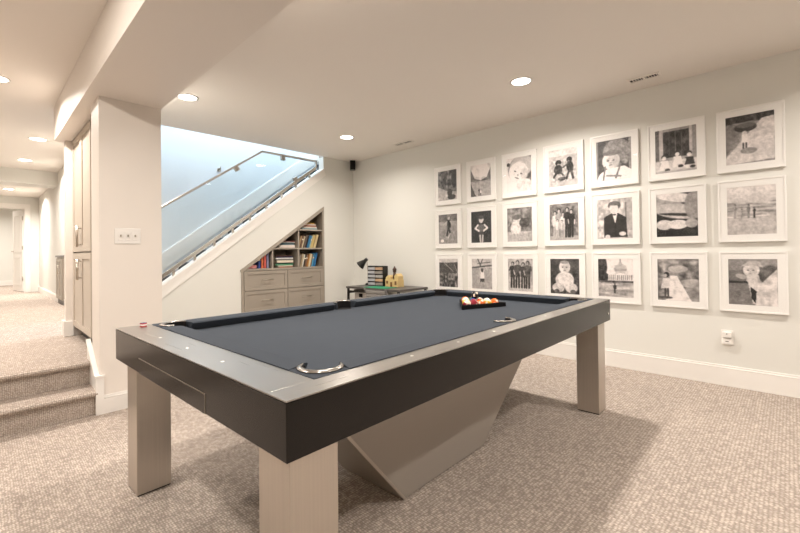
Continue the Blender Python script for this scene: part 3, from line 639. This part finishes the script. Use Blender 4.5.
FL = [3.425, 2.912, 2.417, 1.915, 1.432, .928, .430]; FR = [3.006, 2.509, 1.997, 1.497, 1.005, .507, .018]
FT = [2.2474, 1.6755, 1.0972]; FB = [1.743, 1.1763, .6144]
for r in range(3):
    for c in range(7):
        yl, yr = FL[c], FR[c]; w = yl - yr; h = FT[r] - FB[r]
        t = thing('picture_frame', 'framed photograph of %s, %s %s' % (names[r, c], rown[r], coln[c]), 'picture frame', (WX - .001, (yl + yr) / 2, (FT[r] + FB[r]) / 2), 0, 'white framed photographs on the right wall')
        D_ = .026; e = .013
        bm = NB(); bx(bm, -D_, 0, -w / 2, -w / 2 + e, -h / 2, h / 2); bx(bm, -D_, 0, w / 2 - e, w / 2, -h / 2, h / 2)
        bx(bm, -D_, 0, -w / 2 + e, w / 2 - e, -h / 2, -h / 2 + e); bx(bm, -D_, 0, -w / 2 + e, w / 2 - e, h / 2 - e, h / 2)
        make('frame_border', bm, 'frame', t, bevel=.001)
        iw, ih = w - .118, h - .118
        bm = NB(); o_ = (w / 2 - e - .0005, h / 2 - e - .0005)      # mat with a real window
        for (a0, a1, b0, b1) in ((-o_[0], -iw / 2, -o_[1], o_[1]), (iw / 2, o_[0], -o_[1], o_[1]), (-iw / 2, iw / 2, -o_[1], -ih / 2), (-iw / 2, iw / 2, ih / 2, o_[1])):
            bx(bm, -.0215, -.0185, a0, a1, b0, b1)
        make('mat_board', bm, 'mat', t)
        me = photo_mesh(P[r, c].finish(100 + r * 7 + c), iw + .004, ih + .004)
        o = bpy.data.objects.new('photo_print', me); COL.objects.link(o); o.parent = t; o.location = (-.0182, 0, 0)
        bm = NB(); bx(bm, -.0245, -.0225, -o_[0], o_[0], -o_[1], o_[1]); make('glass_pane', bm, 'glass', t)

# ------------------------------------------------------------------ pool table
ANG = .02769
TX, TY = .501, .859
TL, TW = 2.611, 1.4955
ZT_, ZA = .775, .627
t = thing('pool_table', 'modern pool table with charcoal cloth, dark metal apron and aluminium legs', 'pool table', (TX, TY, 0), ANG)
# apron
bm = NB(); a = .03
O_ = [(0, 0), (TL, 0), (TL, TW), (0, TW)]; I_ = [(a, a), (TL - a, a), (TL - a, TW - a), (a, TW - a)]
rg = [[bm.verts.new((p[0], p[1], z)) for p in q] for q, z in ((O_, ZA), (O_, ZT_ - .0045), (I_, ZT_ - .0045), (I_, ZA))]
for k in range(4):
    for q in range(4): bm.faces.new([rg[q][k], rg[q][(k + 1) % 4], rg[(q + 1) % 4][(k + 1) % 4], rg[(q + 1) % 4][k]])
bx(bm, a + .001, TL - a - .001, a + .001, TW - a - .001, ZA + .01, ZA + .03)
ap = make('apron', bm, 'apron', t, bevel=.0025)
for (px_, pz_) in ((TL - .055, ZA + .052), ):
    bm = NB(); tube(bm, (px_, -.004, pz_ ), (px_, .002, pz_), .008, 16); make('bolt', bm, 'steel', ap)
# ball drawer in the near apron
bm = NB(); bx(bm, -.0012, .004, .46, 1.13, ZA - .0005, .688)
dr = make('ball_drawer', bm, 'apron', t, bevel=.0015)
bm = NB(); bx(bm, -.0014, .002, .46, 1.13, .688, .6905); bx(bm, -.0014, .002, .4575, .46, ZA, .6905); make('drawer_edge', bm, 'nickel', dr)
# metal top rails: long rails run through, short rails butt against them
RW, RWS = .088, .142
bm = NB(); bx(bm, 0, TL, 0, RW, ZT_ - .004, ZT_); make('rail_cap', bm, 'rail', t, bevel=.0004)
bm = NB(); bx(bm, 0, TL, TW - .03, TW, ZT_ - .004, ZT_); make('rail_cap', bm, 'rail', t, bevel=.0012)
bm = NB(); bx(bm, 0, RWS, RW + .0004, TW - .0304, ZT_ - .004, ZT_ ); make('rail_cap', bm, 'railx', t, bevel=.0004)
bm = NB(); bx(bm, TL - .05, TL, RW + .0004, TW - .0304, ZT_ - .004, ZT_); make('rail_cap', bm, 'railx', t, bevel=.0012)
# playing surface
XN, XF, YN, YF = .235, TL - .185, .180, TW - .135        # cushion noses
BED = ZT_ - .042
PR = .060
pock = [(XN - .012, YN - .008, 'c'), (XN - .012, YF + .008, 'c'), (XF + .012, YN - .008, 'c'), (XF + .012, YF + .008, 'c'), ((XN + XF) / 2, YN - .045, 's'), ((XN + XF) / 2, YF + .045, 's')]
bm = NB(); bx(bm, RWS, TL - .05, RW, TW - .03, BED - .028, BED); make('playing_surface', bm, 'cloth', t)
# cushions (cloth over rubber): flat top from the rail inwards, undercut nose
def cushion(axis, fixed_out, nose, a, b, sgn, cut=.035):
    """fixed_out: outer edge coordinate, nose: nose coordinate, a..b extent, ends cut back at 45 degrees"""
    bm = NB()
    zt = ZT_ + .003; zn = BED + .030
    prof = [(fixed_out, BED), (fixed_out, zt), (nose - sgn * .014, zt), (nose - sgn * .003, zt - .003), (nose, zt - .008), (nose - sgn * .004, zt - .012), (nose - sgn * .026, BED + .001)]
    A = []; Bv = []
    for (q, z) in prof:
        f = (q - fixed_out) / (nose - fixed_out); da = cut * max(0, f)
        pa, pb = a + da, b - da
        A.append(bm.verts.new((pa, q, z) if axis == 'x' else (q, pa, z))); Bv.append(bm.verts.new((pb, q, z) if axis == 'x' else (q, pb, z)))
    n_ = len(prof); bm.faces.new(A); bm.faces.new(Bv[::-1])
    for i in range(n_): bm.faces.new([A[i], Bv[i], Bv[(i + 1) % n_], A[(i + 1) % n_]])
    make('cushion', bm, 'cloth', t)
xm = (XN + XF) / 2; cg = .062; sg = .062
cushion('x', RW + .001, YN, XN + .035, xm - sg, 1); cushion('x', RW + .001, YN, xm + sg, XF - .035, 1)
cushion('x', TW - .031, YF, XN + .035, xm - sg, -1); cushion('x', TW - .031, YF, xm + sg, XF - .035, -1)
cushion('y', RWS + .001, XN, YN + .035, YF - .035, 1); cushion('y', TL - .051, XF, YN + .035, YF - .035, -1)
# cloth covered corner and side blocks that hold the pockets
def arc_block(cx, cy, r, x0, x1, y0, y1, zt):
    """rectangle x0..x1,y0..y1 with everything inside radius r of (cx,cy) removed, as radial strips"""
    bm = NB(); n_ = 72
    ring = []
    for k in range(n_):
        th_ = 2 * PI * k / n_; dx, dy = math.cos(th_), math.sin(th_)
        ts = []
        if dx > 1e-9: ts.append((x1 - cx) / dx)
        if dx < -1e-9: ts.append((x0 - cx) / dx)
        if dy > 1e-9: ts.append((y1 - cy) / dy)
        if dy < -1e-9: ts.append((y0 - cy) / dy)
        R_ = min(ts); ring.append((dx, dy, R_))
    for k in range(n_):
        d0, d1 = ring[k], ring[(k + 1) % n_]
        if d0[2] <= r + .001 or d1[2] <= r + .001: continue
        q = [(cx + d0[0] * r, cy + d0[1] * r), (cx + d0[0] * d0[2], cy + d0[1] * d0[2]), (cx + d1[0] * d1[2], cy + d1[1] * d1[2]), (cx + d1[0] * r, cy + d1[1] * r)]
        prism(bm, q, 'z', BED, zt)
    make('pocket_block', bm, 'cloth', t)
def corner(ix, iy):
    cx = XN - .004 if ix == 0 else XF + .004; cy = YN - .004 if iy == 0 else YF + .004
    x0, x1 = (RWS + .001, XN + .036) if ix == 0 else (XF - .036, TL - .051)
    y0, y1 = (RW + .001, YN + .036) if iy == 0 else (YF - .036, TW - .031)
    # block limited to the outside of the mouth
    sx = -1 if ix == 0 else 1; sy = -1 if iy == 0 else 1
    return cx, cy, x0, x1, y0, y1, math.atan2(sy, sx)
def pocket(cx, cy, ang0, span, block):
    # cloth block: only directions inside the span
    x0, x1, y0, y1 = block; bm = NB(); n_ = 40
    L_ = []
    for k in range(n_ + 1):
        th_ = ang0 - span / 2 + span * k / n_; dx, dy = math.cos(th_), math.sin(th_); ts = []
        if dx > 1e-9: ts.append((x1 - cx) / dx)
        if dx < -1e-9: ts.append((x0 - cx) / dx)
        if dy > 1e-9: ts.append((y1 - cy) / dy)
        if dy < -1e-9: ts.append((y0 - cy) / dy)
        L_.append((dx, dy, min(ts)))
    for k in range(n_):
        a_, b_ = L_[k], L_[k + 1]
        ra = max(a_[2], PR + .002); rb = max(b_[2], PR + .002)
        q = [(cx + a_[0] * PR, cy + a_[1] * PR), (cx + a_[0] * ra, cy + a_[1] * ra), (cx + b_[0] * rb, cy + b_[1] * rb), (cx + b_[0] * PR, cy + b_[1] * PR)]
        prism(bm, q, 'z', BED, ZT_ + .0015)
    make('pocket_block', bm, 'cloth', t)
    # black liner inside
    bm = NB(); ang = [ang0 - span / 2 + span * k / n_ for k in range(n_ + 1)]
    for k in range(n_):
        q = [(cx + (PR - d_) * math.cos(a_), cy + (PR - d_) * math.sin(a_)) for (d_, a_) in ((0.0, ang[k]), (0.0, ang[k + 1]), (.006, ang[k + 1]), (.006, ang[k]))]
        prism(bm, q, 'z', BED - .0275, ZT_ + .001)
    lathe(bm, [(0.0, BED + .0012), (PR - .006, BED + .0012)], (cx, cy, 0), 36)
    make('pocket_liner', bm, 'black', t)
    # chrome crescent on top, tapering to its tips
    bm = NB(); n2 = 40; prev = None
    sp2 = span * .97
    for k in range(n2 + 1):
        u = k / n2; th_ = ang0 - sp2 / 2 + sp2 * u; wdt = .006 + .016 * math.sin(PI * u) ** .6
        ri = PR - .003; ro = ri + wdt
        cr = [bm.verts.new((cx + R_ * math.cos(th_), cy + R_ * math.sin(th_), z)) for (R_, z) in ((ri, ZT_ + .001), (ri, ZT_ + .0075), (ri + wdt * .35, ZT_ + .0095), (ro, ZT_ + .006), (ro, ZT_ + .001))]
        if prev:
            for i in range(5):
                f = bm.faces.new([prev[i], prev[(i + 1) % 5], cr[(i + 1) % 5], cr[i]]); f.smooth = True
        else: bm.faces.new(cr)
        prev = cr
    bm.faces.new(prev[::-1])
    make('pocket_trim', bm, 'pockmetal', t)
for ix in (0, 1):
    for iy in (0, 1):
        cx, cy, x0, x1, y0, y1, ag = corner(ix, iy); pocket(cx, cy, ag, math.radians(215), (x0, x1, y0, y1))
pocket(xm, YN - .012, -PI / 2, math.radians(185), (xm - sg - .004, xm + sg + .004, RW + .001, YN))
pocket(xm, YF + .026, PI / 2, math.radians(185), (xm - sg - .004, xm + sg + .004, YF, TW - .031))
# sight markers
sx_ = [XN + (XF - XN) * k / 8 for k in (1, 2, 3, 5, 6, 7)]
def dot(x, y):
    bm = NB(); lathe(bm, [(.0, .0012), (.0055, .0012), (.0065, 0)], (x, y, ZT_), 14); make('sight_marker', bm, 'pearl', t)
for x in sx_: dot(x, .048)
for k in (1, 2, 3):
    y = YN + (YF - YN) * k / 4; dot(.062, y); dot(TL - .028, y)
# legs
LG = .146
def leg(x, y):
    bm = NB(); bx(bm, x, x + LG, y, y + LG, .006, ZA + .002); lg = make('leg', bm, 'leg', t, bevel=.002)
    bm = NB(); bx(bm, x + .004, x + LG - .004, y + .004, y + LG - .004, 0, .006); make('foot_pad', bm, 'black', lg)
leg(.011, .006); leg(.046, TW - LG - .006 + .0); leg(TL - LG - .034, .03); leg(TL - LG - .034, TW - LG - .03)
# sculpted pedestal: inverted trapezoid
ca, sa = math.cos(ANG), math.sin(ANG)
def loc2(x, y): dx, dy = x - TX, y - TY; return dx * ca + dy * sa, -dx * sa + dy * ca
u0, v0 = loc2(1.337, 1.30); u1, _ = loc2(2.033, 1.30); 
vt = v0
zt_ = ZA + .005
pts = [(u0, .004), (u1, .004), (u1 + (zt_) * 1.275, zt_), (u0 - zt_ * .835, zt_)]
bm = NB(); prism(bm, pts, 'y', v0 - .02, v0 + .40)
pd = make('pedestal', bm, 'pedestal', t, bevel=.003)
bm = NB()      # thicker edge strip down the sloping end
prism(bm, [(u0 - .004, .003), (u0 + .012, .003), (u0 + .012 - zt_ * .835, zt_), (u0 - .006 - zt_ * .835, zt_)], 'y', v0 - .024, v0 + .404)
make('pedestal_edge', bm, 'leg', pd, bevel=.001)

def TP(u, v, z): return Vector((TX + u * ca - v * sa, TY + u * sa + v * ca, z))

# chalk
tch = thing('chalk_cube', 'small red and white chalk cube on the near left rail corner', 'chalk', TP(.098, 1.425, ZT_ + .0002), .3)
bm = NB(); bx(bm, -.011, .011, -.011, .011, 0, .018); make('body', bm, color('chalk_label', (190, 60, 60)), tch, bevel=.001)
bm = NB(); bx(bm, -.0115, .0115, -.0115, .0115, .006, .013); make('paper_band', bm, 'white', tch)
bm = NB(); bx(bm, -.0105, .0105, -.0105, .0105, .018, .020); make('chalk_face', bm, color('chalk_blue', (60, 80, 120)), tch)

# rack and balls
Rk = TP(0, 0, 0)
p0 = Vector((2.246, 1.610, 0)); p1 = Vector((2.600, 1.466, 0)); dv = (p1 - p0); dv.z = 0
side = .300; dv.normalize(); nv = Vector((-dv.y, dv.x, 0)); mid = (p0 + p1) / 2
ra_ = math.atan2(dv.y, dv.x)
zb0 = BED + .0008
rk = thing('ball_rack', 'black triangular ball rack lying at the far end of the cloth', 'rack', (mid.x, mid.y, zb0), ra_)
BR = .0286; hs = 2 * BR * 2   # half length of the front row centres
tri = [(-(hs + BR * 1.80), 0), (hs + BR * 1.80, 0), (0, (hs + BR * 1.80) * math.sqrt(3))]
oc = Vector((0, (hs + BR * 1.80) / math.sqrt(3)))
bm = NB()
ti = [Vector(p) for p in tri]; to = [oc + (p - oc) * 1.105 for p in ti]
for k in range(3):
    j = (k + 1) % 3; prism(bm, [ti[k], ti[j], to[j], to[k]], 'z', 0, .030)
make('frame', bm, 'black', rk, bevel=.003)
ballcols = [('red', (186, 40, 36)), ('white', (236, 226, 205)), ('orange', (232, 110, 50)), ('yellow', (238, 190, 60)), ('maroon', (140, 36, 50)), ('green', (20, 110, 60)), ('blue', (30, 60, 130)), ('purple', (80, 40, 110)), ('black', (14, 14, 16))]
def ball(center, rgb, striped, label, num_rot):
    o = thing('billiard_ball', label, 'ball', center, num_rot, 'billiard balls in the rack')
    bm = NB(); bmesh.ops.create_uvsphere(bm, u_segments=28, v_segments=18, radius=BR)
    for f in bm.faces:
        f.smooth = True; zc_ = f.calc_center_median().z
        cc = f.calc_center_median()
        if striped: f.material_index = 0 if abs(zc_) < BR * .55 else 1
        else: f.material_index = 0
        if Vector((cc.x + BR, cc.y, cc.z * 1.0)).length < BR * .30 or (cc - Vector((-.5, -.62, .6)).normalized() * BR).length < BR * .30: f.material_index = 1
    s_ = make('shell', bm, [color('ball_%d_%d_%d' % rgb, rgb, .1), 'ball_white'], o)
    s_.rotation_euler = (random.uniform(-.3, .3), random.uniform(-.3, .3), 0)
rows = [[('maroon', 1), ('maroon', 0), ('orange', 0), ('yellow', 1), ('orange', 0)], [('yellow', 0), ('maroon', 0), ('red', 0), ('green', 1)], [('white', 1), ('blue', 0), ('purple', 1)], [('maroon', 1), ('green', 0)], [('orange', 0)]]
cd = dict(ballcols); cd['white'] = (226, 200, 90)
rn = ['front row', 'second row', 'third row', 'fourth row', 'far tip']
pn = ['first from the left', 'second from the left', 'third from the left', 'fourth from the left', 'last on the right']
for i, rw in enumerate(rows):
    for j, (cn, st) in enumerate(rw):
        lx = (j - (len(rw) - 1) / 2) * 2.004 * BR; ly = BR * 1.02 + i * 2.004 * BR * math.sqrt(3) / 2
        c_ = Vector((mid.x, mid.y, 0)) + dv * lx + nv * ly
        colname = {'white': 'yellow'}.get(cn, cn)
        place = 'at the far tip of the rack' if i == 4 else ('in the %s of the rack, %s' % (rn[i], pn[j] if j < len(rw) - 1 else 'last on the right'))
        ball((c_.x, c_.y, zb0 + BR), cd[cn], st, '%s %s billiard ball %s' % ('striped' if st else 'solid', colname, place), random.uniform(0, 1.5))

c_ = Vector((mid.x, mid.y, 0)) + dv * (.5 * 2.004 * BR) + nv * (BR * 1.02 + (2 + 1 / 3) * 2.004 * BR * math.sqrt(3) / 2)
ball((c_.x, c_.y, zb0 + BR + BR * 1.64), cd['black'], 0, 'black billiard ball resting on top of the racked balls', .4)
# ------------------------------------------------------------------ desk in the corner and its things
DZ = .655
t = thing('corner_desk', 'long low dark grey desk on thin black legs along the picture wall', 'desk', (3.95, 4.085, 0))
bm = NB(); bx(bm, -.29, .285, -.525, .525, DZ - .028, DZ); make('desk_top', bm, 'darkgrey', t, bevel=.003)
for sx in (-.265, .26):
    for sy in (-.50, .50):
        bm = NB(); bx(bm, sx - .013, sx + .013, sy - .013, sy + .013, 0, DZ - .028); make('leg', bm, 'blackm', t)
bm = NB()
for sy in (-.50, .50): bx(bm, -.25, .25, sy - .008, sy + .008, DZ - .10, DZ - .08)
bx(bm, -.273, -.257, -.49, .49, DZ - .075, DZ - .058)
make('stretcher', bm, 'blackm', t)
# lamp
t = thing('desk_lamp', 'small black gooseneck desk lamp at the left end of the desk', 'lamp', (4.00, 4.50, DZ))
bm = NB(); lathe(bm, [(0, 0), (.05, 0), (.052, .01), (.045, .028), (.0, .030)], (0, 0, 0), 24); make('base', bm, 'blackm', t)
bm = NB(); tube(bm, (0, 0, .025), (-.01, .02, .30), .006, 10); tube(bm, (-.01, .02, .30), (.0, .03, .365), .007, 10); make('arm', bm, 'nickel', t)
bm = NB(); p_a = Vector((.0, .03, .385)); d_ = Vector((-.35, .62, -.62)).normalized()
tube(bm, p_a, p_a + d_ * .05, .026, 20, .030); tube(bm, p_a + d_ * .05, p_a + d_ * .15, .030, 24, .068, caps=False); tube(bm, p_a + d_ * .05, p_a + d_ * .149, .028, 24, .066, caps=False)
sh = make('lamp_shade', bm, 'blackm', t)
bm = NB(); bmesh.ops.create_uvsphere(bm, u_segments=12, v_segments=8, radius=.022)
for v in bm.verts: v.co += p_a + d_ * .09
make('bulb', bm, 'white', sh)
# drawer organiser
t = thing('drawer_organizer', 'black desktop organizer with two columns of small drawers', 'organizer', (3.95, 4.30, DZ))
OW, OH, OD = .33, .285, .09
bm = NB(); e = .012
bx(bm, OD - e, OD, -OW / 2, OW / 2, 0, OH)
for y in (-OW / 2, -e / 2, OW / 2 - e): bx(bm, 0, OD, y, y + e, 0, OH)
for k in range(6): z = k * (OH - e) / 5; bx(bm, 0, OD, -OW / 2, OW / 2, z, z + e * .8)
make('frame', bm, 'blackm', t)
for cidx, (ya, yb2) in enumerate(((.006, OW / 2 - e), (-OW / 2 + e, -.006))):
    for k in range(5):
        z = k * (OH - e) / 5 + e * .8
        bm = NB(); bx(bm, -.006 - .004 * (k % 2), OD - .02, ya + .002, yb2 - .002, z + .001, z + .037)
        dr = make('drawer', bm, color('drawer_front_%d' % ((k + cidx) % 3), [(176, 172, 168), (150, 142, 134), (196, 160, 128)][(k + cidx) % 3]) if cidx else color('drawer_clear', (178, 178, 180)), t)
# green mat
bm = NB(); bx(bm, -.14, .10, -.20, .20, 0, .006)
o = make('cutting_mat', bm, color('mat_green', (30, 140, 100)), bevel=.001); o.location = (3.80, 4.02, DZ + .0002)
tag(o, 'thin green mat lying on the desk before the organizer', 'mat')
# toy with dark figure on top
t = thing('toy_castle', 'yellow toy castle with a dark figure on top, on the desk', 'toy', (4.02, 3.985, DZ), -.06)
bm = NB()
bx(bm, -.06, .06, -.13, .13, 0, .10); bx(bm, -.05, .05, -.13, -.05, .10, .15); bx(bm, -.05, .05, .04, .13, .10, .13)
prism(bm, [(-.13, .15), (-.05, .15), (-.09, .185)], 'x', -.05, .05); prism(bm, [(.05, .13), (.12, .13), (.085, .16)], 'x', -.05, .05)
for y in (-.02, .0, .02): bx(bm, -.055, -.04, y - .006, y + .006, .10, .115)
make('walls', bm, color('toy_yellow', (214, 186, 130)), t, bevel=.004)
bm = NB()
for (y, z, h_) in ((-.09, .03, .05), (0, .0, .065), (.085, .04, .04)): bx(bm, -.063, -.058, y - .018, y + .018, z, z + h_)
make('openings', bm, color('toy_brown', (120, 78, 40)), t)
bm = NB(); tube(bm, (0, -.005, .10), (0, -.005, .20), .030, 14, .018); tube(bm, (0, -.005, .20), (0, -.005, .215), .022, 14, .026)
bmesh.ops.create_uvsphere(bm, u_segments=16, v_segments=10, radius=.028, matrix=Matrix.Translation((0, -.005, .235))); tube(bm, (0, -.005, .25), (0, -.005, .285), .020, 12, .004)
make('figure', bm, color('toy_figure', (70, 44, 32)), t)
# low storage box under the desk
t = thing('storage_box', 'light grey storage box with a dark handle opening under the desk', 'box', (3.95, 4.42, 0))
bm = NB(); bx(bm, -.18, .18, -.13, .13, .0, .58); make('body', bm, color('box_grey', (188, 182, 176)), t, bevel=.006)
bm = NB(); bx(bm, -.19, .19, -.14, .14, .58, .605); make('lid', bm, color('box_lid', (90, 84, 78)), t, bevel=.004)
bm = NB(); bx(bm, -.184, -.178, -.045, .03, .50, .55); make('handle_opening', bm, 'black', t)
# folding chair
t = thing('folding_chair', 'grey slatted folding chair pushed in front of the desk', 'chair', (3.44, 3.60, 0), 0)
bm = NB()
for k in range(4):
    z = .50 + .045 * k; xo = -.03 * (z - .45)
    bx(bm, -.135 + xo, -.120 + xo, -.17, .17, z, z + .038)
make('backrest', bm, 'midgrey', t, bevel=.003)
bm = NB(); bx(bm, -.12, .20, -.17, .17, .40, .425); make('seat', bm, 'midgrey', t, bevel=.005)
for sy in (-.185, .185):
    bm = NB(); tube(bm, (-.145, sy, .695), (.16, sy, 0.0), .011, 10); make('leg', bm, 'darkgrey', t)
    bm = NB(); tube(bm, (.17, sy, .41), (-.16, sy, 0.0), .011, 10); make('leg', bm, 'darkgrey', t)

# ------------------------------------------------------------------ small wall and ceiling things
t = thing('light_switch', 'white triple light switch plate on the column', 'switch', (.7735, 3.56, 1.271))
bm = NB(); bx(bm, -.083, .083, -.006, 0, -.058, .058); make('plate', bm, 'white', t, bevel=.003)
for k in (-1, 0, 1):
    bm = NB(); bx(bm, k * .046 - .016, k * .046 + .016, -.008, -.005, -.033, .033); rk_ = make('toggle_surround', bm, 'white', t, bevel=.001)
    bm = NB(); bx(bm, k * .046 - .004, k * .046 + .004, -.018, -.008, -.006, .010); make('toggle', bm, 'nickel', rk_)
t = thing('power_outlet', 'white wall outlet with two plug-in devices below the photographs', 'outlet', (WX, .387, .395))
bm = NB(); bx(bm, -.006, 0, -.04, .04, -.060, .060); make('plate', bm, 'white', t, bevel=.002)
bm = NB(); bx(bm, -.045, -.006, -.030, .030, .004, .050); make('plug', bm, 'white', t, bevel=.005)
bm = NB(); bx(bm, -.035, -.006, -.032, .032, -.052, -.006); make('plug', bm, 'white', t, bevel=.005)
bm = NB(); tube(bm, (-.0455, 0, .035), (-.047, 0, .035), .004, 10); bx(bm, -.036, -.0349, -.010, .010, -.030, -.024); make('slots', bm, 'darkgrey', t)

def vent(name_label, x0, x1, y0, y1):
    t = thing('ceiling_vent', name_label, 'vent', ((x0 + x1) / 2, (y0 + y1) / 2, ZC), 0, 'ceiling vents')
    w, l = (x1 - x0) / 2, (y1 - y0) / 2
    bm = NB(); e = .018
    bx(bm, -w, w, -l, -l + e, -.008, 0); bx(bm, -w, w, l - e, l, -.008, 0); bx(bm, -w, -w + e, -l + e, l - e, -.008, 0); bx(bm, w - e, w, -l + e, l - e, -.008, 0)
    bx(bm, -w + e, w - e, -.008, .008, -.007, 0)
    make('frame', bm, 'ceiling', t)
    bm = NB(); bx(bm, -w + e, w - e, -l + e, l - e, -.001, 0); make('duct_opening', bm, 'black', t)
    n_ = int((2 * l - 2 * e) / .02)
    bm = NB()
    for k in range(n_):
        y = -l + e + .01 + k * .02
        if abs(y) > .010: bx(bm, -w + e, w - e, y - .0025, y + .0025, -.0035, -.0012)
    make('louvers', bm, 'ceiling', t)
vent('slotted ceiling vent near the largest photographs', 3.945, 4.045, .77, 1.02)
vent('slotted ceiling vent near the corner above the desk', 3.945, 4.045, 3.60, 3.92)

t = thing('corner_speaker', 'small black loudspeaker mounted in the ceiling corner', 'speaker', (4.165, 5.04, 2.46), math.radians(-38))
bm = NB(); bx(bm, -.042, .042, -.04, .05, 0, .145); make('cabinet', bm, 'blackm', t, bevel=.004)
bm = NB(); bx(bm, -.036, .036, -.044, -.040, .006, .139); make('grille', bm, 'black', t)
bm = NB(); tube(bm, (0, .02, .145), (0, .02, .152), .02, 14); make('mount', bm, 'nickel', t)

def downlight(x, y, z, label, power, col=(1.0, .80, .60), size=.13, spread=2.7, vis=True):
    t = thing('recessed_light', label, 'ceiling light', (x, y, z), 0, 'recessed ceiling lights')
    bm = NB(); lathe(bm, [(.078, -.001), (.096, -.001), (.096, -.004), (.080, -.006), (.076, -.002)], (0, 0, 0), 36); make('trim_ring', bm, 'white', t)
    bm = NB(); r_ = lathe(bm, [(.0, -.0035), (.04, -.0035), (.077, -.0025)], (0, 0, 0), 36); make('lens', bm, 'lens', t)
    ld = bpy.data.lights.new('downlight', 'AREA'); ld.shape = 'DISK'; ld.size = size; ld.energy = power; ld.color = col; ld.spread = spread
    lo = bpy.data.objects.new('lamp_emitter', ld); COL.objects.link(lo); lo.parent = t; lo.location = (0, 0, -.012)
    return t
WARM = (1.0, .925, .845)
PW = 27
downlight(3.30, 1.68, ZC, 'recessed ceiling light nearest the photographs', PW * 1.35, WARM)
downlight(3.27, 4.07, ZC, 'recessed ceiling light near the room corner', PW * .8, WARM)
downlight(1.37, 4.07, ZC, 'recessed ceiling light beside the soffit beam', PW * .85, WARM)
downlight(1.37, 1.68, ZC, 'assumed recessed ceiling light above the near end of the pool table', PW, WARM)  # assumed lamp above the view, continues the visible light grid
downlight(3.30, -.75, ZC, 'assumed recessed ceiling light behind the viewer on the right', PW * 1.1, WARM)  # assumed unseen lamp, grid carried on behind the camera
downlight(1.37, -.75, ZC, 'assumed recessed ceiling light behind the viewer', PW, WARM)  # assumed unseen lamp, same row behind the camera
downlight(.10, 4.72, ZC, 'recessed ceiling light above the steps at the left edge', PW * 1.15, WARM)
downlight(.525, 6.81, ZC, 'recessed ceiling light over the hall past the beam', PW * 1.5, WARM)
downlight(.50, 8.41, ZC, 'recessed ceiling light over the hall before the drop beam', PW * 1.5, WARM)
downlight(.42, 11.2, 2.49, 'recessed ceiling light in the lowered far hall ceiling', PW * 2.4, WARM)
downlight(-.45, 2.3, ZC, 'assumed recessed ceiling light left of the viewer', PW * 1.5, WARM, spread=PI)  # assumed unseen lamp, added to light the left side of the beam
downlight(-1.4, 4.8, ZC, 'assumed recessed ceiling light over the left part of the hall', PW * 1.4, WARM)  # assumed lamp outside the view
downlight(-.6, -.4, ZC, 'added unseen fill downlight behind the viewer on the left', PW * 1.3, WARM, spread=PI)  # extra unseen lamp, added to brighten the left side of the soffit beam
downlight(.2, 14.2, 2.75, 'assumed recessed ceiling light in the room beyond the door', PW * 3, WARM)  # assumed unseen lamp, added to light the far room

# assumed daylight: unseen area lamp added above the stairwell, no window built
def area(name, loc, rot, sx, sy, e, col):
    ld = bpy.data.lights.new(name, 'AREA'); ld.shape = 'RECTANGLE'; ld.size = sx; ld.size_y = sy; ld.energy = e; ld.color = col
    o = bpy.data.objects.new(name, ld); COL.objects.link(o); o.location = loc; o.rotation_euler = rot; return o
area('stairwell_assumed_daylight', (3.0, 5.72, 5.35), (0, 0, 0), 4.0, .9, 180, (.76, .90, 1.0))

w = bpy.data.worlds.new('world'); SC.world = w; w.use_nodes = True
w.node_tree.nodes['Background'].inputs[0].default_value = (.8, .9, 1, 1); w.node_tree.nodes['Background'].inputs[1].default_value = .05

# ------------------------------------------------------------------ camera
yaw, pit, rol, f = .0190, .0094, -.0122, 406.13
a = PI / 4 + yaw
F = Vector((math.sin(a) * math.cos(pit), math.cos(a) * math.cos(pit), math.sin(pit))); R = Vector((math.cos(a), -math.sin(a), 0)); U = R.cross(F)
R2 = R * math.cos(rol) + U * math.sin(rol); U2 = -R * math.sin(rol) + U * math.cos(rol)
cd_ = bpy.data.cameras.new('camera'); cam = bpy.data.objects.new('camera', cd_); COL.objects.link(cam)
cd_.sensor_width = 36; cd_.sensor_fit = 'HORIZONTAL'; cd_.lens = f * 36 / 800; cd_.shift_y = -17.25 / 800; cd_.clip_start = .05; cd_.clip_end = 100
cam.matrix_world = Matrix(((R2.x, U2.x, -F.x, 0), (R2.y, U2.y, -F.y, 0), (R2.z, U2.z, -F.z, 1.12), (0, 0, 0, 1)))
SC.camera = cam
SC.view_settings.view_transform = 'Standard'; SC.view_settings.look = 'None'; SC.view_settings.gamma = 1
SC.view_settings.exposure = 0.0
SC.view_settings.use_curve_mapping = False
